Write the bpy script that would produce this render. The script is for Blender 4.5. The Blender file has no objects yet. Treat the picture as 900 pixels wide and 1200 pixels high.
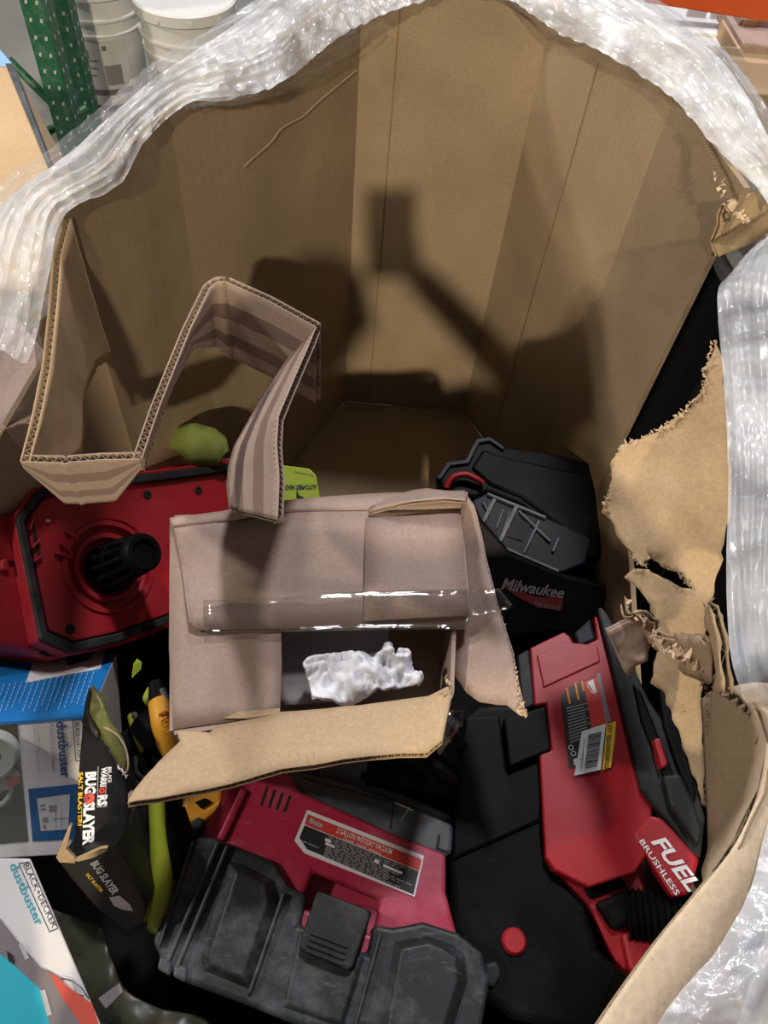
import bpy, bmesh, math, random
from mathutils import Vector, Matrix, noise
random.seed(7)
V = Vector
SC = bpy.context.scene
COL = SC.collection

# ------------------------------------------------------------------ camera
CAM = V((0, 0, 1.65)); PITCH = math.radians(54); ROLL = math.radians(7); FPX = 900.0
_f = V((0, math.cos(PITCH), -math.sin(PITCH))); _R = V((1, 0, 0)); _U = V((0, math.sin(PITCH), math.cos(PITCH)))
_r = _R * math.cos(ROLL) + _U * math.sin(ROLL); _u = -_R * math.sin(ROLL) + _U * math.cos(ROLL)
cd = bpy.data.cameras.new('camera'); cam = bpy.data.objects.new('camera', cd); COL.objects.link(cam)
cam.matrix_world = Matrix(((_r.x, _u.x, -_f.x, CAM.x), (_r.y, _u.y, -_f.y, CAM.y), (_r.z, _u.z, -_f.z, CAM.z), (0, 0, 0, 1)))
cd.sensor_fit = 'VERTICAL'; cd.sensor_height = 36; cd.lens = 36 * FPX / 1200; cd.clip_start = 0.01
SC.camera = cam

# ------------------------------------------------------------------ light
w = bpy.data.worlds.new('world'); SC.world = w; w.use_nodes = True
w.node_tree.nodes['Background'].inputs[0].default_value = (0.95, 0.97, 1, 1)
w.node_tree.nodes['Background'].inputs[1].default_value = 0.05

def lamp(name, kind, loc, energy, color, size, target=None, **k):
    d = bpy.data.lights.new(name, kind); o = bpy.data.objects.new(name, d); COL.objects.link(o)
    o.location = loc; d.energy = energy; d.color = color
    if kind == 'AREA': d.size = size
    else: d.shadow_soft_size = size
    if target is not None:
        o.rotation_euler = (V(target) - V(loc)).to_track_quat('-Z', 'Y').to_euler()
    for a, b in k.items(): setattr(d, a, b)
    return o

def ray(x, y): return _f + _r * ((x - 450) / FPX) - _u * ((y - 600) / FPX)
KEY_DIR = ray(462, 238).normalized()
lamp('high_bay_behind', 'POINT', CAM - KEY_DIR * 7.0, 2000, (1.0, 0.84, 0.60), 0.10)
lamp('high_bay_overhead', 'POINT', (0.25, 3.1, 6.6), 1000, (1.0, 0.94, 0.97), 0.30)
lamp('high_bay_behind_left', 'POINT', (-2.6, -5.6, 5.2), 330, (1.0, 0.86, 0.66), 0.45)
lamp('high_bay_left', 'POINT', (-5.5, 0.4, 4.9), 820, (1.0, 0.90, 0.78), 0.20)
lamp('background_fill', 'POINT', (-0.6, 7.5, 6.0), 900, (0.92, 0.97, 1.0), 0.4)  # added lamp that brightens the film and the goods behind the box
SC.view_settings.view_transform = 'Standard'; SC.view_settings.look = 'None'
SC.view_settings.exposure = 0.0; SC.view_settings.gamma = 1.0

# ------------------------------------------------------------------ helpers
def PT(x, y, t): return CAM + ray(x, y) * t
def PZ(x, y, z):
    d = ray(x, y); return CAM + d * ((z - CAM.z) / d.z)
def PY(x, y, Y):
    d = ray(x, y); return CAM + d * ((Y - CAM.y) / d.y)
def PP(p, z=None):                       # (x, y[, z])
    return PZ(p[0], p[1], p[2] if len(p) > 2 else z)
def hang(x, y, z, bx, by):               # how far below the point the photo shows the lower edge
    p = PZ(x, y, z); best = (1e9, 0)
    for i in range(1, 90):
        q = p - V((0, 0, i * 0.01)) - CAM
        dz = q.dot(_f); qx = 450 + FPX * q.dot(_r) / dz; qy = 600 - FPX * q.dot(_u) / dz
        e = (qx - bx) ** 2 + (qy - by) ** 2
        if e < best[0]: best = (e, i * 0.01)
    return best[1]

class Face:                              # a plane standing in the world, on which outlines are laid out
    def __init__(s, x, y, z, n=(0, 0, 1)):
        s.o = PZ(x, y, z); s.n = V(n).normalized()
    def p(s, x, y, h=0.0):
        d = ray(x, y); o = s.o + s.n * h
        return CAM + d * ((o - CAM).dot(s.n) / d.dot(s.n))

def wloc(o):
    v = V((0, 0, 0))
    while o is not None: v = v + V(o.location); o = o.parent
    return v
def link(name, me, mats, parent):
    o = bpy.data.objects.new(name, me); COL.objects.link(o)
    for m in (mats if isinstance(mats, (list, tuple)) else [mats]): me.materials.append(m)
    if parent is not None:
        o.parent = parent; me.transform(Matrix.Translation(-wloc(parent)))
    return o
def tag(o, label=None, cat=None, group=None, kind=None):
    for k, v in (('label', label), ('category', cat), ('group', group), ('kind', kind)):
        if v: o[k] = v
    return o
def thing(name, label, cat, loc, group=None):
    o = bpy.data.objects.new(name, None); COL.objects.link(o); o.empty_display_size = 0.05
    o.location = loc
    return tag(o, label, cat, group)
def from_bm(name, bm, mats, parent=None, smooth=False, bevel=0, seg=2, ang=35):
    bmesh.ops.recalc_face_normals(bm, faces=bm.faces)
    me = bpy.data.meshes.new(name); bm.to_mesh(me); bm.free()
    if smooth: me.polygons.foreach_set('use_smooth', [True] * len(me.polygons))
    o = link(name, me, mats, parent)
    if bevel:
        b = o.modifiers.new('bevel', 'BEVEL'); b.width = bevel; b.segments = seg; b.limit_method = 'ANGLE'
        b.angle_limit = math.radians(ang); b.harden_normals = False
    return o

def prism(name, face, outer, h1, h0, mat, parent, holes=(), bevel=0.003, seg=2, jitter=0, flare=1.0):
    """solid whose upper outline lies on the plane at height h1, going down to h0 along the plane normal"""
    bm = bmesh.new(); n = face.n
    loops = []
    for lp in [outer] + list(holes):
        pts = [face.p(a, b, h1) for a, b in lp]
        if jitter: pts = [p + V((random.uniform(-1, 1), random.uniform(-1, 1), 0)) * jitter for p in pts]
        loops.append(pts)
    c = sum(loops[0], V()) / len(loops[0])
    for li, pts in enumerate(loops):
        t = [bm.verts.new(p) for p in pts]
        k = len(t)
        b = []
        for p in pts:
            q = p + n * (h0 - h1)
            if flare != 1.0 and li == 0:
                cc = c + n * (h0 - h1); q = cc + (q - cc) * flare
            b.append(bm.verts.new(q))
        for i in range(k):
            j = (i + 1) % k
            bm.faces.new((t[i], t[j], b[j], b[i]))
            bm.edges.get((t[i], t[j])).tag = True
            bm.edges.get((b[i], b[j]))
        if li == 0 and not holes:
            bm.faces.new(t); bm.faces.new(b[::-1])
        else:
            loops[li] = (t, b)
    if holes:
        for w_ in (0, 1):
            es = []
            for t in loops:
                vs = t[w_]
                for i in range(len(vs)): es.append(bm.edges.get((vs[i], vs[(i + 1) % len(vs)])))
            bmesh.ops.triangle_fill(bm, use_beauty=True, use_dissolve=False, edges=es)
    return from_bm(name, bm, mat, parent, bevel=bevel, seg=seg)

def box8(name, a, b, c, d, off, mats, parent, bevel=0.0015, fm=None):
    """box from the four corners of one face and a depth vector; fm: material index per face (front, back, ab, bc, cd, da)"""
    bm = bmesh.new(); P = [bm.verts.new(p) for p in (a, b, c, d)]; Q = [bm.verts.new(V(p) + off) for p in (a, b, c, d)]
    fs = [bm.faces.new(P), bm.faces.new(Q[::-1])]
    for i in range(4):
        j = (i + 1) % 4; fs.append(bm.faces.new((P[j], P[i], Q[i], Q[j])))
    if fm:
        for f, m in zip(fs, fm): f.material_index = m
    return from_bm(name, bm, mats, parent, bevel=bevel)

def abox(name, lo, hi, mat, parent=None, bevel=0.002):
    lo, hi = V(lo), V(hi)
    return box8(name, V((lo.x, lo.y, hi.z)), V((hi.x, lo.y, hi.z)), V((hi.x, hi.y, hi.z)), V((lo.x, hi.y, hi.z)), V((0, 0, lo.z - hi.z)), mat, parent, bevel)

def catmull(pts, n, closed=False):
    pts = [V(p) for p in pts]
    if len(pts) < 3: return [pts[0].lerp(pts[-1], i / n) for i in range(n + 1)]
    out = []; m = len(pts)
    seg = m if closed else m - 1
    for i in range(n + (0 if closed else 1)):
        u = i / n * seg; k = min(int(u), seg - 1); t = u - k
        g = (lambda q: pts[q % m]) if closed else (lambda q: pts[max(0, min(m - 1, q))])
        p0, p1, p2, p3 = g(k - 1), g(k), g(k + 1), g(k + 2)
        out.append(0.5 * ((2 * p1) + (p2 - p0) * t + (2 * p0 - 5 * p1 + 4 * p2 - p3) * t * t + (3 * p1 - p0 - 3 * p2 + p3) * t ** 3))
    return out
def linear(pts, n):
    pts = [V(p) for p in pts]; L = [0]
    for a, b in zip(pts, pts[1:]): L.append(L[-1] + (b - a).length)
    out = []
    for i in range(n + 1):
        s = L[-1] * i / n; k = 0
        while k < len(pts) - 2 and L[k + 1] < s: k += 1
        out.append(pts[k].lerp(pts[k + 1], 0 if L[k + 1] == L[k] else (s - L[k]) / (L[k + 1] - L[k])))
    return out
def fbm(p, s, o=4): return noise.fractal(V(p) * s, 0.9, 2.1, o)
def ridge(p, s): return 1 - abs(noise.noise(V(p) * s)) * 2

def grid(name, rows, mat, parent, disp=None, smooth=True, thick=0, uv=False, stuff=False):
    """rows: list of equally long point lists"""
    nr, nc = len(rows), len(rows[0])
    pts = [p.copy() for r_ in rows for p in r_]
    nrm = []
    for i in range(nr):
        for j in range(nc):
            a = rows[min(i + 1, nr - 1)][j] - rows[max(i - 1, 0)][j]; b = rows[i][min(j + 1, nc - 1)] - rows[i][max(j - 1, 0)]
            n = b.cross(a); nrm.append(n.normalized() if n.length > 1e-9 else V((0, 0, 1)))
    if disp:
        pts = [p + n * disp(p, k // nc / max(1, nr - 1), (k % nc) / max(1, nc - 1)) for k, (p, n) in enumerate(zip(pts, nrm))]
    faces = [(i * nc + j, i * nc + j + 1, (i + 1) * nc + j + 1, (i + 1) * nc + j) for i in range(nr - 1) for j in range(nc - 1)]
    if thick:
        m = len(pts); pts = pts + [p - n * thick for p, n in zip(pts, nrm)]
        faces += [tuple(q + m for q in f[::-1]) for f in faces]
        bd = [(0, j) for j in range(nc)] + [(i, nc - 1) for i in range(1, nr)] + [(nr - 1, j) for j in range(nc - 2, -1, -1)] + [(i, 0) for i in range(nr - 2, 0, -1)]
        bi = [i * nc + j for i, j in bd]
        for k in range(len(bi)):
            a, b = bi[k], bi[(k + 1) % len(bi)]; faces.append((b, a, a + m, b + m))
    me = bpy.data.meshes.new(name); me.from_pydata([tuple(p) for p in pts], [], faces); me.validate()
    if uv:
        ul = me.uv_layers.new(name='UVMap'); m = nr * nc
        for lo in me.loops:
            k = lo.vertex_index % m; i, j = divmod(k, nc)
            ul.data[lo.index].uv = (j / (nc - 1), i / (nr - 1))
    if smooth: me.polygons.foreach_set('use_smooth', [True] * len(me.polygons))
    return link(name, me, mat, parent)
def loft(name, A, B, nu, nv, mat, parent, bulge=0, bdir=V((0, 0, 1)), disp=None, thick=0, curved=True, uv=False, smooth=True):
    f = catmull if curved else linear
    a, b = f(A, nu), f(B, nu)
    rows = [[p.lerp(q, i / nv) + bdir * bulge * math.sin(math.pi * i / nv) for p, q in zip(a, b)] for i in range(nv + 1)]
    return grid(name, rows, mat, parent, disp, thick=thick, uv=uv, smooth=smooth)

def sheet(name, outline, mat, parent, th=0.006, n=None, cuts=3, wrinkle=0.0, wscale=9, jag=0.0, flute=None, fdepth=0.016, bulge=None):
    """board of two liners with an irregular 3D outline; the fluting shows along the outline pieces in flute=[(i,j)..]"""
    pts = [V(p) for p in outline]
    if n is None:
        n = V()
        for i in range(len(pts)): n += pts[i].cross(pts[(i + 1) % len(pts)])
        n.normalize()
        if n.dot(CAM - pts[0]) < 0: n = -n
    def mk(shift):
        bm = bmesh.new(); vs = [bm.verts.new(p) for p in pts]
        es = [bm.edges.new((vs[i], vs[(i + 1) % len(vs)])) for i in range(len(vs))]
        bmesh.ops.triangle_fill(bm, use_beauty=True, edges=es, normal=n)
        bmesh.ops.subdivide_edges(bm, edges=bm.edges[:], cuts=cuts, use_grid_fill=True)
        for v in bm.verts:
            p = v.co.copy()
            if jag and v.is_boundary: v.co += V((noise.noise(p * 90), noise.noise(p * 90 + V((9, 3, 1))), noise.noise(p * 70))) * jag
            v.co += n * (wrinkle * fbm(p, wscale) + (bulge(p) if bulge else 0) + shift)
        return bm
    bm = mk(0); me = bpy.data.meshes.new(name); 
    top = bm; bot = mk(-th)
    m2 = bpy.data.meshes.new('tmp'); bot.to_mesh(m2); bot.free(); top.from_mesh(m2); bpy.data.meshes.remove(m2)
    # thin liners
    top.to_mesh(me); top.free()
    o = link(name, me, mat, parent)
    s = o.modifiers.new('liner', 'SOLIDIFY'); s.thickness = 0.0013; s.offset = 0
    me.polygons.foreach_set('use_smooth', [wrinkle > 0] * len(me.polygons))
    if flute:
        c = sum(pts, V()) / len(pts)
        for i, j in flute:
            idx = [i]
            while idx[-1] != j: idx.append((idx[-1] + 1) % len(pts))
            e = [pts[k] + n * (wrinkle * fbm(pts[k], wscale) + (bulge(pts[k]) if bulge else 0)) for k in idx]
            fluting(e, -n * th, c, fdepth, o)
    return o
def fluting(edge, across, inner, depth, parent, pitch=0.0075):
    L = sum((b - a).length for a, b in zip(edge, edge[1:])); k = max(4, int(L / pitch * 2))
    pts = linear(edge, k); vs = []; fs = []
    for i, p in enumerate(pts):
        t = (pts[min(i + 1, k)] - pts[max(i - 1, 0)]).normalized()
        inw = across.cross(t).normalized()
        if inw.dot(inner - p) < 0: inw = -inw
        q = p + across * (0.16 if i % 2 else 0.88) + inw * 0.0006
        vs += [q, q + inw * depth]
    for i in range(k): fs.append((2 * i, 2 * i + 2, 2 * i + 3, 2 * i + 1))
    me = bpy.data.meshes.new('fluted_edge'); me.from_pydata([tuple(v) for v in vs], [], fs)
    o = link('fluted_edge', me, M['flute'], parent)
    s = o.modifiers.new('paper', 'SOLIDIFY'); s.thickness = 0.0007; s.offset = 0
    return o

def tube(name, pts, rad, mat, parent, seg=14, curved=True, n=24, cap=True):
    P = catmull(pts, n) if curved and len(pts) > 2 else [V(p) for p in pts]
    m = len(P); R = rad if isinstance(rad, (list, tuple)) else [rad] * m
    if len(R) != m: R = [R[min(int(i / (m - 1) * (len(R) - 1)), len(R) - 2)] * (1 - (i / (m - 1) * (len(R) - 1)) % 1 if i < m - 1 else 0) + R[min(int(i / (m - 1) * (len(R) - 1)), len(R) - 2) + 1] * ((i / (m - 1) * (len(R) - 1)) % 1 if i < m - 1 else 1) for i in range(m)]
    bm = bmesh.new(); rings = []; ref = None
    for i, p in enumerate(P):
        t = (P[min(i + 1, m - 1)] - P[max(i - 1, 0)]).normalized()
        if ref is None: ref = t.orthogonal().normalized()
        x = (ref - t * ref.dot(t)).normalized(); y = t.cross(x); ref = x
        rings.append([bm.verts.new(p + (x * math.cos(a) + y * math.sin(a)) * R[i]) for a in [2 * math.pi * k / seg for k in range(seg)]])
    for a, b in zip(rings, rings[1:]):
        for k in range(seg): bm.faces.new((a[k], a[(k + 1) % seg], b[(k + 1) % seg], b[k]))
    if cap: bm.faces.new(rings[0][::-1]); bm.faces.new(rings[-1])
    o = from_bm(name, bm, mat, parent, smooth=True)
    e = o.modifiers.new('split', 'EDGE_SPLIT'); e.split_angle = math.radians(50)
    return o
def lathe(name, c, axis, prof, mat, parent, seg=40):
    """prof: (radius, height) pairs along the axis"""
    axis = V(axis).normalized(); x = axis.orthogonal().normalized(); y = axis.cross(x); c = V(c)
    bm = bmesh.new(); rings = []
    for r_, h in prof:
        rings.append([bm.verts.new(c + axis * h + (x * math.cos(a) + y * math.sin(a)) * max(r_, 1e-4)) for a in [2 * math.pi * k / seg for k in range(seg)]])
    for a, b in zip(rings, rings[1:]):
        for k in range(seg): bm.faces.new((a[k], a[(k + 1) % seg], b[(k + 1) % seg], b[k]))
    o = from_bm(name, bm, mat, parent, smooth=True)
    e = o.modifiers.new('split', 'EDGE_SPLIT'); e.split_angle = math.radians(40)
    return o

def text(body, face, a, b, hpx, mat, parent, h=0.001, shear=0, bold=0.0, up=None, name='lettering'):
    """flat print on a plane: runs from pixel a to pixel b, cap height hpx measured square to that line"""
    p, q = face.p(a[0], a[1], h), face.p(b[0], b[1], h)
    X = (q - p); L = X.length; X.normalize(); Y = face.n.cross(X).normalized()
    dx, dy = b[0] - a[0], b[1] - a[1]; l = math.hypot(dx, dy)
    top = face.p(a[0] + dy / l * hpx, a[1] - dx / l * hpx, h); H = abs((top - p).dot(Y))
    cu = bpy.data.curves.new('txt', 'FONT'); cu.body = body; cu.size = 1; cu.shear = shear; cu.offset = bold; cu.resolution_u = 2
    t = bpy.data.objects.new('txt', cu); COL.objects.link(t); bpy.context.view_layer.update()
    dg = bpy.context.evaluated_depsgraph_get(); me = bpy.data.meshes.new_from_object(t.evaluated_get(dg))
    bpy.data.objects.remove(t)
    xs = [v.co.x for v in me.vertices]; ys = [v.co.y for v in me.vertices]
    x0, x1 = min(xs), max(xs); y0 = 0.0; y1 = 0.70
    for v in me.vertices:
        v.co = p + X * ((v.co.x - x0) / (x1 - x0) * L) + Y * ((v.co.y - y0) / (y1 - y0) * H)
    me.materials.clear()
    return link(name, me, mat, parent)
def plate(name, face, outline, mat, parent, h=0.0006, th=0.0006):
    return prism(name, face, outline, h, h - th, mat, parent, bevel=0)
def bars(name, face, quads, mat, parent, h=0.0012):
    """many small printed marks or slots joined in one mesh"""
    bm = bmesh.new()
    for qd in quads: bm.faces.new([bm.verts.new(face.p(x, y, h)) for x, y in qd])
    return from_bm(name, bm, mat, parent)
def strip_px(a, b, w_):
    dx, dy = b[0] - a[0], b[1] - a[1]; l = math.hypot(dx, dy); nx, ny = -dy / l * w_ / 2, dx / l * w_ / 2
    return [(a[0] + nx, a[1] + ny), (b[0] + nx, b[1] + ny), (b[0] - nx, b[1] - ny), (a[0] - nx, a[1] - ny)]
def bilerp(q, u, v):
    return tuple((q[0][k] * (1 - u) + q[1][k] * u) * (1 - v) + (q[3][k] * (1 - u) + q[2][k] * u) * v for k in (0, 1))
def sub(q, u0, u1, v0, v1): return [bilerp(q, u0, v0), bilerp(q, u1, v0), bilerp(q, u1, v1), bilerp(q, u0, v1)]
def textlines(q, rows, v0, v1, u0=0.04, u1=0.96, seed=1):
    rnd = random.Random(seed); out = []
    for r_ in range(rows):
        v = v0 + (v1 - v0) * (r_ + 0.5) / rows; hv = (v1 - v0) / rows * 0.22; u = u0
        end = u1 - rnd.random() * 0.25
        while u < end:
            l = rnd.uniform(0.02, 0.07); out.append(sub(q, u, min(u + l, end), v - hv, v + hv)); u += l + 0.012
    return out

# ------------------------------------------------------------------ materials
M = {}
def nodes(name):
    m = bpy.data.materials.new(name); m.use_nodes = True; nt = m.node_tree
    return m, nt, nt.nodes['Principled BSDF']
def mat_plain(name, col, rough=0.5, spec=0.5, metal=0):
    m, nt, b = nodes(name); b.inputs['Base Color'].default_value = (*col, 1); b.inputs['Roughness'].default_value = rough
    b.inputs['Specular IOR Level'].default_value = spec; b.inputs['Metallic'].default_value = metal
    M[name] = m; return m
def N(nt, t, **k):
    n = nt.nodes.new(t)
    for a, v in k.items():
        if a in n.inputs: n.inputs[a].default_value = v
        else: setattr(n, a, v)
    return n
def mat_card(name, col, dark=0.75, rough=0.85, stripes=False, flute=True, bump=0.12, spec=0.25):
    m, nt, b = nodes(name); L = nt.links.new
    tc = N(nt, 'ShaderNodeTexCoord')
    big = N(nt, 'ShaderNodeTexNoise', Scale=5.0, Detail=4.0); fine = N(nt, 'ShaderNodeTexNoise', Scale=220.0, Detail=3.0)
    L(tc.outputs['Object'], big.inputs['Vector']); L(tc.outputs['Object'], fine.inputs['Vector'])
    r1 = N(nt, 'ShaderNodeValToRGB'); r1.color_ramp.elements[0].position = 0.3; r1.color_ramp.elements[1].position = 0.72
    r1.color_ramp.elements[0].color = (*[c * dark for c in col], 1); r1.color_ramp.elements[1].color = (*col, 1)
    L(big.outputs['Fac'], r1.inputs['Fac'])
    mx = N(nt, 'ShaderNodeMixRGB', blend_type='MULTIPLY', Fac=0.35)
    L(r1.outputs['Color'], mx.inputs['Color1']); L(fine.outputs['Fac'], mx.inputs['Color2'])
    g = N(nt, 'ShaderNodeMixRGB', blend_type='MULTIPLY', Fac=1.0, Color2=(1.2, 1.2, 1.2, 1)); L(mx.outputs['Color'], g.inputs['Color1'])
    out = g.outputs['Color']
    if stripes:
        uv = N(nt, 'ShaderNodeUVMap'); sp = N(nt, 'ShaderNodeSeparateXYZ'); L(uv.outputs['UV'], sp.inputs['Vector'])
        r2 = N(nt, 'ShaderNodeValToRGB'); cr = r2.color_ramp; cr.interpolation = 'CONSTANT'
        cr.elements[0].position = 0; cr.elements[0].color = (0, 0, 0, 1); cr.elements[1].position = 0.26; cr.elements[1].color = (1, 1, 1, 1)
        for p, v in ((0.46, 0), (0.66, 1), (0.82, 0)):
            e = cr.elements.new(p); e.color = (v, v, v, 1)
        L(sp.outputs['Y'], r2.inputs['Fac'])
        ms = N(nt, 'ShaderNodeMixRGB', Color2=(col[0] * 0.50, col[1] * 0.46, col[2] * 0.48, 1)); L(r2.outputs['Color'], ms.inputs['Fac']); L(out, ms.inputs['Color1']); out = ms.outputs['Color']
    L(out, b.inputs['Base Color']); b.inputs['Roughness'].default_value = rough; b.inputs['Specular IOR Level'].default_value = spec
    bp = N(nt, 'ShaderNodeBump', Strength=bump, Distance=0.002)
    ad = N(nt, 'ShaderNodeMath', operation='ADD'); L(big.outputs['Fac'], ad.inputs[0]); L(fine.outputs['Fac'], ad.inputs[1])
    h = ad.outputs[0]
    if flute:
        wv = N(nt, 'ShaderNodeTexWave', Scale=38.0, Distortion=0.6); L(tc.outputs['Object'], wv.inputs['Vector'])
        a2 = N(nt, 'ShaderNodeMath', operation='MULTIPLY_ADD'); a2.inputs[1].default_value = 0.35; L(wv.outputs['Fac'], a2.inputs[0]); L(h, a2.inputs[2]); h = a2.outputs[0]
    L(h, bp.inputs['Height']); L(bp.outputs['Normal'], b.inputs['Normal'])
    M[name] = m; return m
def mat_plastic(name, col, rough=0.45, dust=0.25, dustcol=(0.45, 0.43, 0.42), bump=0.05, spec=0.5, scale=7.0):
    m, nt, b = nodes(name); L = nt.links.new
    tc = N(nt, 'ShaderNodeTexCoord')
    n1 = N(nt, 'ShaderNodeTexNoise', Scale=scale, Detail=8.0, Roughness=0.72); L(tc.outputs['Object'], n1.inputs['Vector'])
    mp = N(nt, 'ShaderNodeMapping'); mp.inputs['Scale'].default_value = (18, 90, 60); mp.inputs['Rotation'].default_value = (0.3, 0.5, 0.7)
    L(tc.outputs['Object'], mp.inputs['Vector'])
    n2 = N(nt, 'ShaderNodeTexNoise', Scale=1.0, Detail=5.0, Roughness=0.65); L(mp.outputs['Vector'], n2.inputs['Vector'])
    r1 = N(nt, 'ShaderNodeValToRGB'); r1.color_ramp.elements[0].position = 0.48; r1.color_ramp.elements[1].position = 0.75; L(n1.outputs['Fac'], r1.inputs['Fac'])
    r2 = N(nt, 'ShaderNodeValToRGB'); r2.color_ramp.elements[0].position = 0.60; r2.color_ramp.elements[1].position = 0.80; L(n2.outputs['Fac'], r2.inputs['Fac'])
    mxx = N(nt, 'ShaderNodeMath', operation='MAXIMUM'); L(r1.outputs['Color'], mxx.inputs[0]); L(r2.outputs['Color'], mxx.inputs[1])
    ml = N(nt, 'ShaderNodeMath', operation='MULTIPLY'); ml.inputs[1].default_value = dust; L(mxx.outputs[0], ml.inputs[0])
    mx = N(nt, 'ShaderNodeMixRGB', Color1=(*col, 1), Color2=(*dustcol, 1)); L(ml.outputs[0], mx.inputs['Fac'])
    L(mx.outputs['Color'], b.inputs['Base Color'])
    rr = N(nt, 'ShaderNodeMapRange'); rr.inputs['To Min'].default_value = rough - 0.08; rr.inputs['To Max'].default_value = rough + 0.2; L(n1.outputs['Fac'], rr.inputs['Value']); L(rr.outputs['Result'], b.inputs['Roughness'])
    b.inputs['Specular IOR Level'].default_value = spec
    bp = N(nt, 'ShaderNodeBump', Strength=bump, Distance=0.001); n3 = N(nt, 'ShaderNodeTexNoise', Scale=350.0); L(tc.outputs['Object'], n3.inputs['Vector']); L(n3.outputs['Fac'], bp.inputs['Height']); L(bp.outputs['Normal'], b.inputs['Normal'])
    M[name] = m; return m
def mat_film(name, alpha, col=(0.85, 0.88, 0.93), rough=0.14, scale=60, bump=0.5, lo=0.3):
    m, nt, b = nodes(name); L = nt.links.new
    b.inputs['Base Color'].default_value = (*col, 1); b.inputs['Roughness'].default_value = rough; b.inputs['Specular IOR Level'].default_value = 1.0
    tc = N(nt, 'ShaderNodeTexCoord'); n1 = N(nt, 'ShaderNodeTexNoise', Scale=scale, Detail=5.0, Roughness=0.6, Distortion=1.2); L(tc.outputs['Object'], n1.inputs['Vector'])
    n2 = N(nt, 'ShaderNodeTexNoise', Scale=scale * 0.2, Detail=4.0, Distortion=0.8); L(tc.outputs['Object'], n2.inputs['Vector'])
    bp = N(nt, 'ShaderNodeBump', Strength=bump, Distance=0.006); L(n1.outputs['Fac'], bp.inputs['Height']); L(bp.outputs['Normal'], b.inputs['Normal'])
    mr = N(nt, 'ShaderNodeMapRange'); mr.inputs['From Min'].default_value = 0.3; mr.inputs['From Max'].default_value = 0.7; mr.inputs['To Min'].default_value = lo; mr.inputs['To Max'].default_value = alpha
    L(n2.outputs['Fac'], mr.inputs['Value']); L(mr.outputs['Result'], b.inputs['Alpha'])
    M[name] = m; return m

mat_card('card', (0.385, 0.295, 0.195)); mat_card('card_pink', (0.44, 0.325, 0.27), spec=0.4, rough=0.65, bump=0.05)
mat_card('card_lit', (0.74, 0.59, 0.41), dark=0.9); mat_card('card_light', (0.56, 0.41, 0.25)); mat_card('striped', (0.42, 0.325, 0.27), stripes=True, flute=False)  # near flap's paler card has its strong lighting put into the colour
mat_card('torn_fibre', (0.45, 0.33, 0.22), bump=0.5, flute=False)
mat_plain('flute', (0.24, 0.175, 0.12), 0.9)  # flute paper darkened so the shade between liners is in its colour
mat_plain('tear', (0.62, 0.47, 0.31), 0.9); mat_plain('crease', (0.20, 0.13, 0.07), 0.9)
mat_plastic('red', (0.34, 0.007, 0.016), 0.40, 0.10, (0.5, 0.2, 0.23)); mat_plastic('red_dusty', (0.40, 0.016, 0.06), 0.36, 0.40, (0.60, 0.26, 0.33))
mat_plastic('black', (0.0028, 0.0034, 0.0038), 0.45, 0.03, (0.3, 0.3, 0.3), spec=0.11); mat_plastic('black_scuffed', (0.016, 0.021, 0.025), 0.46, 0.65, (0.20, 0.225, 0.25), spec=0.45, scale=10)
mat_plastic('grey', (0.055, 0.066, 0.075), 0.45, 0.45, (0.30, 0.33, 0.36)); mat_plastic('rubber', (0.014, 0.017, 0.018), 0.5, 0.15, spec=0.3)
mat_plastic('blueblack', (0.007, 0.010, 0.016), 0.42, 0.07, (0.12, 0.14, 0.18), spec=0.2)
mat_plastic('lime', (0.34, 0.42, 0.03), 0.4, 0.25, (0.3, 0.32, 0.12), scale=25); mat_plastic('yellow', (0.75, 0.36, 0.02), 0.45, 0.15); mat_plastic('lime_card', (0.42, 0.56, 0.04), 0.5, 0.05)
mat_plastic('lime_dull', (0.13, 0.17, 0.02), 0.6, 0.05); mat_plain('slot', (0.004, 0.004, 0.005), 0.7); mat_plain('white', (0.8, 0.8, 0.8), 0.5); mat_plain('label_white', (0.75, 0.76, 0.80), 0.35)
mat_plain('label_red', (0.60, 0.05, 0.04), 0.35); mat_plain('label_black', (0.025, 0.026, 0.03), 0.35); mat_plain('print_grey', (0.35, 0.36, 0.38), 0.5)
mat_plain('orange', (0.75, 0.25, 0.02), 0.5); mat_plain('label_yellow', (0.80, 0.50, 0.03), 0.4); mat_plain('ink', (0.03, 0.03, 0.04), 0.5)
mat_plastic('board_white', (0.72, 0.72, 0.73), 0.45, 0.08); mat_plastic('board_blue', (0.010, 0.19, 0.55), 0.35, 0.06); mat_plastic('board_teal', (0.03, 0.50, 0.64), 0.4, 0.05)
mat_plain('navy', (0.02, 0.07, 0.25), 0.5); mat_plain('pale_blue', (0.25, 0.45, 0.75), 0.5); mat_plain('panel_blue', (0.015, 0.10, 0.28), 0.4)
mat_plastic('board_black', (0.006, 0.006, 0.0065), 0.38, 0.05, spec=0.3); mat_plain('teal_ink', (0.03, 0.35, 0.45), 0.5); mat_plain('dim_red', (0.11, 0.012, 0.018), 0.5); mat_plain('dim_print', (0.16, 0.14, 0.14), 0.6); mat_plain('olive', (0.10, 0.11, 0.03), 0.4)
mat_plain('picture_grey', (0.22, 0.20, 0.21), 0.4); mat_plain('picture_light', (0.5, 0.5, 0.52), 0.4); mat_plain('picture_red', (0.62, 0.10, 0.07), 0.4)
mat_plastic('olive_bag', (0.055, 0.058, 0.035), 0.32, 0.25, (0.15, 0.15, 0.11)); mat_plastic('bag_grey', (0.36, 0.35, 0.35), 0.25, 0.2)
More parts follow.
